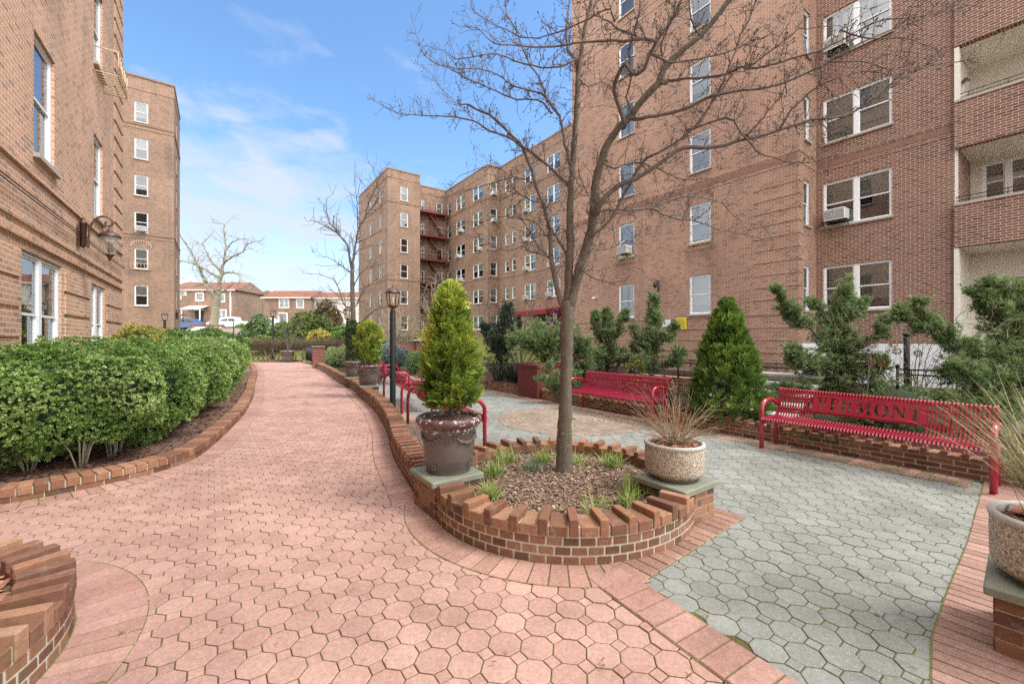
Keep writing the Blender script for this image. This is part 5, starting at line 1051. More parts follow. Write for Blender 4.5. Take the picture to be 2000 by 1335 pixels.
# ---- cone-shaped arborvitae: fans of scale leaves around a stem, denser outside
P_THUJA = [(.03, .06, .012), (.09, .155, .025), (.21, .315, .05), (.40, .48, .085), (.58, .56, .14)]
P_GREEN = [(.02, .05, .012), (.06, .12, .022), (.11, .20, .035), (.19, .29, .055), (.30, .34, .08)]
P_DARK = [(.018, .036, .012), (.035, .07, .02), (.06, .11, .03), (.09, .13, .045), (.13, .13, .06)]
P_JUN = [(.04, .07, .028), (.10, .155, .062), (.175, .255, .105), (.26, .345, .155), (.36, .43, .22)]
P_BLUE = [(.05, .08, .085), (.12, .17, .165), (.20, .27, .26), (.30, .37, .36)]
def arborvitae(label, base, H, R, prof, n, size, cols, seed, z0=.06, gaps=.0, ycol=0.0, cat='tree', name='arborvitae', tt=None):
    rng = np.random.default_rng(seed); t = thing(name, label, cat, base); mb = MB(); tt = tt or TSP
    h = rng.random(n * 2) ** .85; a = rng.random(n * 2) * 6.283; lump = snoise(np.c_[np.cos(a) * 2.2, np.sin(a) * 2.2, h * H * 4.5], 1.1, seed)
    keep = (lump > -.75 + gaps); h, a, lump = h[keep][:n], a[keep][:n], lump[keep][:n]; n = len(h)
    rr = prof(h) * R * (1 + .26 * lump) * (1 - .55 * rng.random(n) ** 2.6); pos = np.c_[rr * np.cos(a), rr * np.sin(a), z0 + h * (H - z0)]
    out = np.c_[np.cos(a), np.sin(a), np.zeros(n)]; fwd = out * rng.uniform(.35, 1.0, (n, 1)) + np.array([0, 0, 1.]) * rng.uniform(.25, 1.1, (n, 1)) * (1 + 1.5 * (h[:, None] > .93)) + rng.normal(0, .32, (n, 3))
    depth = rr / (prof(h) * R + 1e-6); tone = .42 * depth + .30 * lump + .26 * rng.random(n) + ycol * (h - .4)  # inner and hollow sprays darkened, self-shading put into their colour
    up = np.c_[-np.sin(a), np.cos(a), np.zeros(n)] + rng.normal(0, .55, (n, 3)); up = np.cross(up, fwd)
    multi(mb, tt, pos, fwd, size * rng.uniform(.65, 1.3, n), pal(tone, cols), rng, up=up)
    tm = MB(); tm.tube([(0, 0, -.05), (.01, 0, H * .3), (0, .01, H * .75)], [.03 * R / .3, .022 * R / .3, .006], 7)
    for k in range(26): b = rng.random() * 6.28; hh = rng.uniform(.03, .75); l = float(prof(np.array([hh]))[0]) * R * .85; tm.tube([(0, 0, hh * H), (l * .5 * math.cos(b), l * .5 * math.sin(b), hh * H + .06 * H), (l * math.cos(b), l * math.sin(b), hh * H + .14 * H)], [.008, .006, .003], 4)
    tm.build('trunk', MAT['bark'], t); mb.build('crown', MAT['conifer'], t); return t
cone = lambda h: np.interp(h, [0, .06, .18, .4, .65, .85, .95, 1], [.5, .84, 1.0, .84, .54, .31, .17, .02])
cyl = lambda h: np.interp(h, [0, .1, .3, .7, .88, 1], [.62, .85, .95, 1.0, .8, .25])
wide = lambda h: np.interp(h, [0, .05, .2, .5, .8, .95, 1], [.8, .95, 1.0, .72, .36, .14, .03])
arborvitae('large yellow-green arborvitae in the big brown garland pot', (-.558, 3.80, .76), 1.15,   .208, cone, 1900, .125, P_THUJA, 1, .10, .22, ycol=.34)
arborvitae('short rounded yellow-green arborvitae in the second brown pot', (*PED4, .80), 1.08, .275, cyl, 1400, .115, P_THUJA, 2, .08, ycol=.25)
arborvitae('thin dark green arborvitae with bare lower stem in the third brown pot', (*PED5, .77), 1.25, .2, cyl, 700, .11, P_DARK, 3, .08, .25)
arborvitae('dense deep green cone arborvitae between the two red benches', (*P(1420, 800, 6.95)[:2], .1), 1.99, .56, wide, 3600, .125, P_GREEN, 4, .02)
arborvitae('small dark green cone shrub at the corner of the tan building', (*P(254, 640, 17)[:2], .4), 1.45, .32, wide, 500, .13, P_GREEN, 5, .02)
# ---- junipers: irregular limbs clothed with tufts
def juniper(label, limbs, n, size, cols, seed, rad=.16, trunk_r=.04, name='juniper', tt=None, fill=None, cat='shrub'):
    """limbs: list of (points3d, radius0, radius1)"""
    rng = np.random.default_rng(seed); base = np.array(limbs[0][0][0]); t = thing(name, label, cat, tuple(base)); mb = MB(); tm = MB()
    L = [np.linalg.norm(np.diff(np.array(l[0]), axis=0), axis=1).sum() * (l[1] + l[2]) for l in limbs]; w = np.array(L) / sum(L)
    P_, F_, T_ = [], [], []
    for (pts, r0, r1), f in zip(limbs, w):
        pts = spline([np.array(p) - base for p in pts], .05); m_ = len(pts); L_ = np.linalg.norm(np.diff(pts, axis=0), axis=1).sum(); kb = max(5, int(L_ * (r0 + r1) * 95)); k = max(4, int(n * f / kb)); tg = unit(np.gradient(pts, axis=0))
        tm.tube(pts, np.linspace(trunk_r * (.4 + r0), .005, m_), 6)
        for j in range(kb):                                        # feathery side branchlets, tufts along each
            q = rng.random() ** .85; i = min(m_ - 1, int(q * m_)); rad_ = r0 + (r1 - r0) * q; pr = unit(np.cross(tg[i], rng.normal(0, 1, 3))); d = unit(pr * rng.uniform(.5, 1.0) + tg[i] * rng.uniform(.35, .9) + np.array([0, 0, .22])); l = rad_ * rng.uniform(.65, 1.5) + .03
            e1 = pts[i] + d * l * .55; d2 = unit(d + np.array([0, 0, .35]) + rng.normal(0, .2, 3)); e2 = e1 + d2 * l * .5; u_ = rng.random(k) ** .7; c = np.where(u_[:, None] < .55, pts[i] + (e1 - pts[i]) * (u_[:, None] / .55), e1 + (e2 - e1) * ((u_[:, None] - .55) / .45)) + rng.normal(0, .022 + .035 * rad_, (k, 3))
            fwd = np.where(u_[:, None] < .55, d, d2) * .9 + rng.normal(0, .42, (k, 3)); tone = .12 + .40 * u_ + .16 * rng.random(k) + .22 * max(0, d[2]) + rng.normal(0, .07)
            P_.append(c); F_.append(fwd); T_.append(tone); tm.tube([pts[i], e1, e2], [.006, .004, .0015], 3, cap=False)
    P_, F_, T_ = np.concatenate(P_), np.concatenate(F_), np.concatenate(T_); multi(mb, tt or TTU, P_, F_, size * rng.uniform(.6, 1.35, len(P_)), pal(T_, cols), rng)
    tm.build('trunk', MAT['bark'], t); mb.build('crown', MAT['conifer'], t); return t
Z0 = lambda u, Y, z: (*P(u, 640, Y)[:2], z)
def PL(*a): return [P(*q) for q in a]
Y1 = 7.7
juniper('grey-green juniper with two long side arms behind the left half of the VERMONT bench', [
    (PL((1625, 800, Y1), (1632, 700, Y1), (1645, 620, Y1), (1652, 552, Y1)), .42, .10), (PL((1630, 690, Y1), (1580, 640, 7.6), (1535, 600, 7.5), (1515, 568, 7.5)), .28, .05), (PL((1632, 700, Y1), (1680, 670, 7.5), (1715, 645, 7.4), (1735, 625, 7.4)), .30, .07),
    (PL((1628, 740, Y1), (1580, 715, 7.5), (1545, 690, 7.4)), .34, .14), (PL((1632, 730, Y1), (1690, 720, 7.4), (1725, 712, 7.3)), .32, .09), (PL((1640, 650, Y1), (1600, 610, 7.8), (1588, 590, 7.8)), .2, .06), (PL((1645, 640, Y1), (1672, 610, 7.7), (1684, 588, 7.7)), .2, .05),
    (PL((1628, 770, Y1), (1570, 770, 7.5), (1540, 765, 7.4)), .3, .16), (PL((1628, 770, Y1), (1690, 775, 7.4), (1720, 770, 7.3)), .3, .16)], 13500, .068, P_JUN, 11)
Y2 = 6.3
juniper('large grey-green juniper with long leaning arm at the photo edge, behind the VERMONT bench', [
    (PL((1975, 860, Y2), (1972, 740, Y2), (1965, 650, Y2), (1950, 562, Y2)), .46, .16), (PL((1968, 730, Y2), (1880, 680, 6.2), (1815, 640, 6.2), (1762, 612, 6.2)), .34, .06), (PL((1830, 650, 6.2), (1808, 615, 6.2), (1797, 590, 6.2)), .14, .05), (PL((1965, 650, Y2), (1930, 600, 6.3), (1905, 570, 6.4)), .24, .08), (PL((1968, 640, Y2), (2000, 590, 6.2), (2020, 548, 6.2)), .26, .08),
    (PL((1972, 760, Y2), (1900, 740, 6.1), (1850, 725, 6.1)), .36, .14), (PL((1972, 760, Y2), (2040, 720, 6.1), (2110, 700, 6.1)), .4, .2), (PL((1972, 800, Y2), (1900, 800, 6.0), (1850, 790, 6.0)), .3, .14), (PL((1975, 690, Y2), (2040, 650, 6.2), (2080, 610, 6.2)), .34, .12)], 17000, .066, P_JUN, 12)
juniper('upright juniper just left of the yellow sign, arms raised', [(PL((1272, 750, 10.6), (1275, 680, 10.6), (1276, 620, 10.6), (1278, 578, 10.6)), .42, .08), (PL((1275, 690, 10.6), (1300, 660, 10.4), (1318, 640, 10.4)), .3, .07), (PL((1272, 690, 10.6), (1252, 660, 10.5), (1240, 640, 10.5)), .28, .08), (PL((1275, 720, 10.6), (1310, 705, 10.4), (1330, 690, 10.4)), .32, .1), (PL((1272, 720, 10.6), (1245, 715, 10.4), (1230, 705, 10.4)), .36, .14)], 5200, .082, P_JUN, 13)
juniper('upright juniper with forked tips under the first-floor window nearest the tree trunk', [(PL((1188, 740, 11.3), (1186, 690, 11.3), (1182, 650, 11.3), (1185, 612, 11.3)), .5, .08), (PL((1188, 690, 11.3), (1208, 640, 11.2), (1222, 612, 11.2)), .3, .05), (PL((1184, 680, 11.3), (1168, 640, 11.2), (1162, 615, 11.2)), .3, .06), (PL((1186, 710, 11.3), (1220, 695, 11.1), (1236, 682, 11.1)), .36, .12), (PL((1186, 715, 11.3), (1165, 700, 11.1), (1150, 690, 11.1)), .36, .14)], 5200, .084, P_JUN, 14)
juniper('rounded mounding juniper growing from the maroon planter box', [(PL((1060, 722, 11.0), (1070, 690, 11.0), (1075, 665, 11.0)), .45, .5), (PL((1065, 685, 11.0), (1035, 670, 10.9), (1008, 668, 10.9)), .5, .22), (PL((1070, 685, 11.0), (1110, 672, 10.9), (1140, 675, 10.9)), .5, .24), (PL((1065, 690, 11.2), (1060, 665, 11.4), (1055, 660, 11.6)), .5, .3), (PL((1120, 690, 10.9), (1135, 720, 10.8), (1150, 735, 10.8)), .36, .2)], 7000, .09, P_JUN, 15)
juniper('tall dark narrow juniper right behind the big arborvitae', [(PL((975, 755, 12.3), (978, 690, 12.3), (985, 640, 12.3), (992, 602, 12.3)), .55, .14), (PL((975, 700, 12.3), (955, 665, 12.2), (950, 640, 12.2)), .4, .1), (PL((978, 690, 12.3), (1003, 650, 12.2), (1012, 625, 12.2)), .3, .06), (PL((975, 735, 12.3), (1000, 735, 12.1), (1012, 740, 12.1)), .42, .2)], 5200, .085, [(.018, .034, .026), (.04, .066, .046), (.075, .11, .075), (.12, .16, .11)], 16)
juniper('low sprawling juniper beside the maroon planter box at the bed wall', [(PL((1085, 775, 9.7), (1082, 745, 9.7), (1070, 715, 9.7)), .34, .07), (PL((1085, 765, 9.7), (1068, 750, 9.6), (1058, 742, 9.6)), .26, .08), (PL((1085, 765, 9.7), (1112, 745, 9.6), (1130, 730, 9.6)), .3, .1)], 1200, .075, P_JUN, 17)
def mat_juniper(label, c, R, h, n, size, cols, seed, name='spreading_juniper', tt=None, cat='shrub'):
    rng = np.random.default_rng(seed); t = thing(name, label, cat, (c[0], c[1], c[2] if len(c) > 2 else .1)); mb = MB(); r = np.sqrt(rng.random(n)); a = rng.random(n) * 6.28; p = np.c_[r * R[0] * np.cos(a), r * R[1] * np.sin(a)]; lump = snoise(np.c_[p, np.zeros(n)], 2.4, seed)
    z = h * np.sqrt(np.clip(1 - r ** 2.4, 0, 1)) * (.75 + .5 * lump) * (1 - .6 * rng.random(n) ** 3); z = np.maximum(z, .03)
    fwd = np.c_[np.cos(a), np.sin(a), .55 + 0 * a] + rng.normal(0, .45, (n, 3)); tone = .25 + .3 * z / h + .25 * lump + .25 * rng.random(n)
    multi(mb, tt or TTU, np.c_[p, z], fwd, size * rng.uniform(.6, 1.4, n), pal(tone, cols), rng)
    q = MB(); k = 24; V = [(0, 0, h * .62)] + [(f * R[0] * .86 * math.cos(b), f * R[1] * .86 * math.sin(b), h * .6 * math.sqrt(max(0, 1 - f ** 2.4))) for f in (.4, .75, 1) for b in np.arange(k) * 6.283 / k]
    q.add(V, [[0, 1 + i, 1 + (i + 1) % k] for i in range(k)]); q.add(np.zeros((0, 3)), np.array([[1 + j * k + i, 1 + (j + 1) * k + i, 1 + (j + 1) * k + (i + 1) % k, 1 + j * k + (i + 1) % k] for j in (0, 1) for i in range(k)]) - len(V)); q.build('branches', plain('shrub_shade', (.018, .024, .014), .95), t)  # solid core under the tufts, inner shade put into its dark colour
    mb.build('foliage', MAT['conifer'], t); return t
mat_juniper('blue-grey spreading juniper filling the bed behind the far iron fence', (-8.55, 21.9, .1), (1.15, 1.3), 1.2, 2600, .13, P_JUN[1:] + P_BLUE[2:3], 21)
mat_juniper('blue-grey juniper directly behind the far iron fence bars', (-11.1, 26.3, 0), (1.1, 1.7), 1.0, 1500, .15, P_JUN[1:] + P_BLUE[2:3], 22)
mat_juniper('silvery dwarf blue spruce in front of the pyramid-capped brick wall', (*P(765, 706, 19.2)[:2], .2), (1.15, .9), .95, 2000, .12, P_BLUE, 23, 'blue_spruce')
mat_juniper('dark rounded bush right of the pyramid-capped wall, behind the big arborvitae', (*P(828, 720, 17.5)[:2], .1), (.7, .7), 1.15, 1100, .12, P_JUN, 24)
# ---- broadleaf shrubs
def shrub(label, c, R, n, size, cols, seed, name='shrub', tt=None, mat='leaf', group=None, cat='shrub'):
    rng = np.random.default_rng(seed); t = thing(name, label, cat, c, 0, group); mb = MB(); d = unit(rng.normal(0, 1, (n, 3))); d[:, 2] = np.abs(d[:, 2]) * 1.0 - .12; lump = snoise(d * 1.0, 3.2, seed); rho = (1 + .24 * lump) * (1 - .5 * rng.random(n) ** 2.2); p = d * np.array(R) * rho[:, None]; p[:, 2] = np.maximum(p[:, 2] + .1 * R[2], .02)
    fwd = d + np.array([0, 0, .4]) + rng.normal(0, .45, (n, 3)); tone = .34 * rho + .22 * lump + .25 * rng.random(n) + .14 * d[:, 2]
    multi(mb, tt or TL4, p, fwd, size * rng.uniform(.6, 1.4, n), pal(tone, cols), rng); mb.build('foliage', MAT[mat], t)
    q = MB(); q.lathe([(R[0] * .3, 0), (R[0] * .62, R[2] * .25), (R[0] * .6, R[2] * .6), (R[0] * .3, R[2] * .8), (0, R[2] * .84)], (0, 0, 0), 12, 0, None, lambda v: v * np.array([1, R[1] / R[0], 1])); q.build('branches', plain('shrub_shade', (.02, .024, .014), .95), t); return t  # core behind the leaves, not real branches; dark colour paints the inner shade
P_LEAF = [(.035, .065, .018), (.085, .16, .035), (.155, .265, .058), (.285, .39, .115), (.56, .62, .34)]
P_YEL = [(.12, .12, .02), (.30, .28, .04), (.48, .42, .08), (.6, .52, .14)]
P_BRN = [(.05, .035, .02), (.12, .085, .04), (.19, .14, .07), (.22, .19, .08)]
shrub('golden variegated bush poking above the hedge at the tan building window', (*bl(-1.45, 12.0), .85), (.75, .55, .95), 1500, .05, P_YEL[0:1] + P_LEAF[2:3] + P_YEL[1:], 31)
shrub('bright yellow bush beside the large far evergreen mound', (*P(625, 652, 33)[:2], 1.0), (1.05, .9, 1.15), 1300, .11, P_YEL, 32)
shrub('large dark green evergreen mound beyond the brown hedge', (*P(603, 660, 36)[:2], 1.0), (2.3, 1.8, 2.7), 3000, .17, [(.03, .05, .015), (.07, .11, .025), (.13, .18, .04), (.20, .22, .05)], 33)
shrub('dark pointed evergreen bush left of the far lamp post', (*P(504, 660, 36)[:2], 1.0), (1.15, 1.0, 2.6), 1700, .15, P_JUN[:4], 34)
shrub('green bush behind the far lamp post', (*P(555, 660, 35)[:2], 1.0), (1.7, 1.3, 1.9), 1600, .15, P_LEAF[:4], 35)
shrub('round clipped bright green bush above the far dark retaining wall', (*P(480, 650, 47)[:2], 1.95), (1.3, 1.1, 1.15), 1000, .17, P_LEAF[1:4], 36)
shrub('low green bush right of the far ramp', (*P(408, 660, 42)[:2], 1.5), (1.7, 1.3, 1.05), 1000, .16, P_LEAF[:4], 37)
shrub('low bright green bush at the foot of the far lamp post', (*P(512, 660, 33)[:2], .7), (1.5, .9, 1.0), 900, .13, P_LEAF[1:4], 38)
shrub('brownish loose conifer before the cream row house', (*P(637, 640, 45)[:2], 1.6), (1.9, 1.4, 4.0), 1700, .2, P_BRN[:3] + [(.15, .16, .06)], 39)
shrub('green bush under the bare slim tree beyond the brown hedge', (*P(668, 660, 34)[:2], 1.0), (.9, .9, 1.6), 800, .13, P_LEAF[:4], 40)
shrub('pale budding shrub above the blue spruce', (*P(752, 690, 21)[:2], .6), (.75, .7, 1.1), 500, .06, [(.14, .16, .05), (.34, .36, .14), (.5, .5, .26)], 41)
shrub('small yellow-green bush between two junipers under the brick wall', (*P(1240, 740, 9.6)[:2], .15), (.3, .3, .9), 500, .05, [P_LEAF[1], P_YEL[0], P_YEL[1]], 42)
shrub('low green shrub under the near juniper behind the plain red bench', (*bl(7.7, 6.0), .12), (.5, .4, .55), 600, .06, P_JUN, 43)
shrub('dark low evergreen under the VERMONT bench at the bed wall', (*bl(7.05, 2.1), .12), (.6, .4, .42), 600, .05, P_GREEN, 44, tt=TTU)
shrub('dark green juniper tips showing above the VERMONT bench back right of its middle', (*bl(7.3, 1.55), .12), (.7, .4, .85), 1100, .06, P_JUN[:4], 45, tt=TTU)
shrub('yellow-brown dry bush at the garden steps behind the bare twigs', (*bl(7.1, 4.95), .12), (.35, .35, .6), 420, .05, P_BRN, 46)
# ---- hedges
CKH = CK
def hedge(label, curve, sec, q0, q1, n, size, cols, seed, bump=.14, name='hedge', tt=None, near=None, stems=None, dens=6.0, corecol=(.02, .024, .012), low=.3, qpow=None):
    rng = np.random.default_rng(seed); sec = np.array(sec, float); d = np.r_[0, np.cumsum(np.linalg.norm(np.diff(sec, axis=0), axis=1))]; c0 = curve.at(q0, 0)[0]; t = thing(name, label, 'hedge', (*c0, 0)); mb = MB()
    N = n * 3; q = q0 + (q1 - q0) * rng.random(N); s = rng.random(N) * d[-1]; o = np.interp(s, d, sec[:, 0]); z = np.interp(s, d, sec[:, 1]); so = np.gradient(np.interp(np.linspace(0, d[-1], 200), d, sec[:, 0])); sz = np.gradient(np.interp(np.linspace(0, d[-1], 200), d, sec[:, 1])); k = np.clip((s / d[-1] * 199).astype(int), 0, 199); no, nz = -sz[k], so[k]; l = np.hypot(no, nz); no, nz = no / l, nz / l
    base = np.array([curve.at(a, 0)[0] for a in q]); e = .05; nx = np.array([curve.at(a, 1)[0] for a in q]) - base
    p = np.c_[base + nx * o[:, None], z]; N3 = np.c_[nx * no[:, None], nz]; b = snoise(p, 2.1, seed) * 1.1 + 1.0 * snoise(p, 6.0, seed + 1); dep = rng.random(N) ** 2.0 * .22; p = p + N3 * (bump * b - dep)[:, None]
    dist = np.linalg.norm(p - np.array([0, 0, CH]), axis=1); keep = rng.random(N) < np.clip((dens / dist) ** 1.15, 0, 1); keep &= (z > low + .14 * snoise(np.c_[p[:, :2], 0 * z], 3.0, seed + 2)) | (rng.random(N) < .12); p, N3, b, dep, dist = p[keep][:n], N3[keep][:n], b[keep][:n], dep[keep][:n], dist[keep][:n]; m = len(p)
    fwd = N3 * .8 + np.array([0, 0, .55]) + rng.normal(0, .42, (m, 3)); big = snoise(p, .9, seed + 5); tone = .46 + .22 * b - 1.5 * dep + .3 * rng.random(m) - .13 + .15 * big  # deeper leaves darkened, bulges lightened: shade and highlights put into leaf tone
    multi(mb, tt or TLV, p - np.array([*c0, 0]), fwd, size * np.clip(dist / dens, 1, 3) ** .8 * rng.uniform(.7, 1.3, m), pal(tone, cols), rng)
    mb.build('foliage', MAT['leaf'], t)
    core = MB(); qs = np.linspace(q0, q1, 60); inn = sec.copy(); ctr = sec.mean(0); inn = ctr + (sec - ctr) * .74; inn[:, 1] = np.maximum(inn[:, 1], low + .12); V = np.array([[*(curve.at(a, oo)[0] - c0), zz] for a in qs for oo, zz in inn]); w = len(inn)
    core.add(V, [[i * w + j, i * w + j + 1, (i + 1) * w + j + 1, (i + 1) * w + j] for i in range(59) for j in range(w - 1)]); core.add(np.zeros((0, 3)), np.array([[i * w, (i + 1) * w, (i + 1) * w + w - 1, i * w + w - 1] for i in range(59)]) - len(V)); core.build('branches', plain('hedge_shade', corecol, .95), t)  # added core blocks see-through, dark colour stands in for shade inside
    if stems:
        for qq in np.arange(q0 + .3, min(q1, stems[0]), stems[1]):
            sm = MB(); c, _ = curve.at(qq + rng.normal(0, .08), stems[2] + rng.normal(0, .06)); c = np.array([*(c - c0), .07])
            for k in range(stems[3]): a = rng.random() * 6.28; r_ = rng.uniform(.12, .4); h_ = rng.uniform(.45, .8); sm.tube([c + (.03 * math.cos(a), .03 * math.sin(a), 0), c + (.4 * r_ * math.cos(a), .4 * r_ * math.sin(a), h_ * .45), c + (r_ * math.cos(a), r_ * math.sin(a), h_)], [stems[4], stems[4] * .7, stems[4] * .35], 6)
            sm.build('stem', MAT['pale_bark'], t)
    return t
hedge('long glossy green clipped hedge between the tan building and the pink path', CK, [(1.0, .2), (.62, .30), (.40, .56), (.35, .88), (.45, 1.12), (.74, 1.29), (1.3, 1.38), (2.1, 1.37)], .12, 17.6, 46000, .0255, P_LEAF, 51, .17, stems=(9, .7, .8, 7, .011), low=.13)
hedge('darker clipped hedge farther back, rising beyond the near hedge toward the narrow tower', Curve([(-13.6, 13.8), (-14.0, 18), (-14.4, 22.5)]), [(-.1, .3), (-.2, 1.2), (.2, 1.68), (1.4, 1.80), (2.6, 1.78)], 0, 8.7, 3800, .05, P_LEAF[:4], 52, .1)
hedge('brownish dormant clipped hedge across the far end of the path', Curve([(-19.5, 29.6), (-12, 29.8), (-3.0, 29.2)])if False else Curve([(-3.0, 29.2), (-12, 29.8), (-19.5, 29.6)]), [(.55, .5), (.62, 1.1), (.5, 1.42), (0, 1.5), (-.5, 1.45)], 0, 16.5, 5200, .05, P_BRN + [(.16, .17, .06)], 53, .06, tt=TSM, stems=(16.5, .3, .3, 6, .02), low=.5, corecol=(.06, .042, .025))
# ---- bare trees
def twig(mb, p, d, L, r, rng, depth, budc):
    k = 3; pts = [p]; dd = d.copy()
    for i in range(k): dd = unit(dd + rng.normal(0, .28, 3) + np.array([0, 0, .06])); pts.append(pts[-1] + dd * L / k)
    mb.tube(pts, np.linspace(r, r * .55, k + 1), 4, 0, None, False)
    if budc and depth <= 1: e = pts[-1]; mb.tube([e - dd * .004, e + dd * .006, e + dd * .018], [r * .6, r * 1.55 + .0012, .0006], 5, 0, None, False)
    if depth > 0:
        for j in range(rng.integers(1, 4)):
            i = rng.integers(1, k + 1); q = unit(dd + rng.normal(0, .75, 3) + np.array([0, 0, .2])); twig(mb, pts[i], q, L * rng.uniform(.3, .65), r * .68, rng, depth - 1, budc)
def bare_tree(label, trunk, limbs, seed, tw=(9, .16, .0042, 2), name='bare_tree', bark='bark', cat='tree', minr=.003, budc=True, wiggle=.012, knobs=True):
    rng = np.random.default_rng(seed); base = trunk[0][0]; t = thing(name, label, cat, tuple(base)); tm = MB(); cm = MB()
    pts = spline([p - base for p, r in trunk], .06); rr = np.interp(np.linspace(0, 1, len(pts)), np.linspace(0, 1, len(trunk)), [r for p, r in trunk]); a = rng.normal(0, .003, (len(pts), 3)); tm.tube(pts + a, rr * (1 + rng.normal(0, .018, len(pts))), 18)
    for (lp, r0, r1) in limbs:
        lp = spline([p - base for p in lp], .07); n = len(lp); w = np.cumsum(rng.normal(0, wiggle, (n, 3)), 0) * .25; w -= np.linspace(0, 1, n)[:, None] * w[-1]; lp = lp + w + rng.normal(0, wiggle * .25, (n, 3)); rr = np.linspace(r0 ** .8, r1 ** .8, n) ** 1.25 * (.9 if seed == 61 else 1); big = r0 > .018
        (tm if r0 > .03 else cm).tube(lp, rr * (1 + rng.normal(0, .05, n)), 10 if big else 6, 0, None, True)
        L = np.linalg.norm(np.diff(lp, axis=0), axis=1).sum(); tan = unit(np.gradient(lp, axis=0))
        for j in range(int(L * tw[0])):
            f = rng.uniform(.12 if r0 > .02 else .03, 1); i = min(n - 1, int(f * (n - 1))); d = unit(np.cross(tan[i], rng.normal(0, 1, 3))) * .9 + tan[i] * .45 + np.array([0, 0, .28]); twig(cm, lp[i], unit(d), tw[1] * rng.uniform(.3, 1.5) * (1.25 - .4 * f), min(rr[i] * .6, tw[2]), rng, int(rng.integers(0, tw[3] + 1)), budc)
        twig(cm, lp[-1], tan[-1], tw[1], max(minr, r1), rng, tw[3], budc)
    tm.build('trunk', MAT[bark], t); cm.build('crown', MAT['twig'] if bark == 'bark' else MAT[bark], t); return t
def LP(Y0, Y1, *uv): n = len(uv); return [P(u, v, Y0 + (Y1 - Y0) * i / max(1, n - 1)) for i, (u, v) in enumerate(uv)]
YT = 4.15
trunk = [(np.array([.515, 4.15, .12]), .112), (P(1101, 925, YT), .086), (P(1102, 880, YT), .074), (P(1104, 800, YT), .063), (P(1106, 720, YT), .059), (P(1107, 660, YT), .060), (P(1108, 615, YT), .068), (P(1110, 588, YT), .062)]
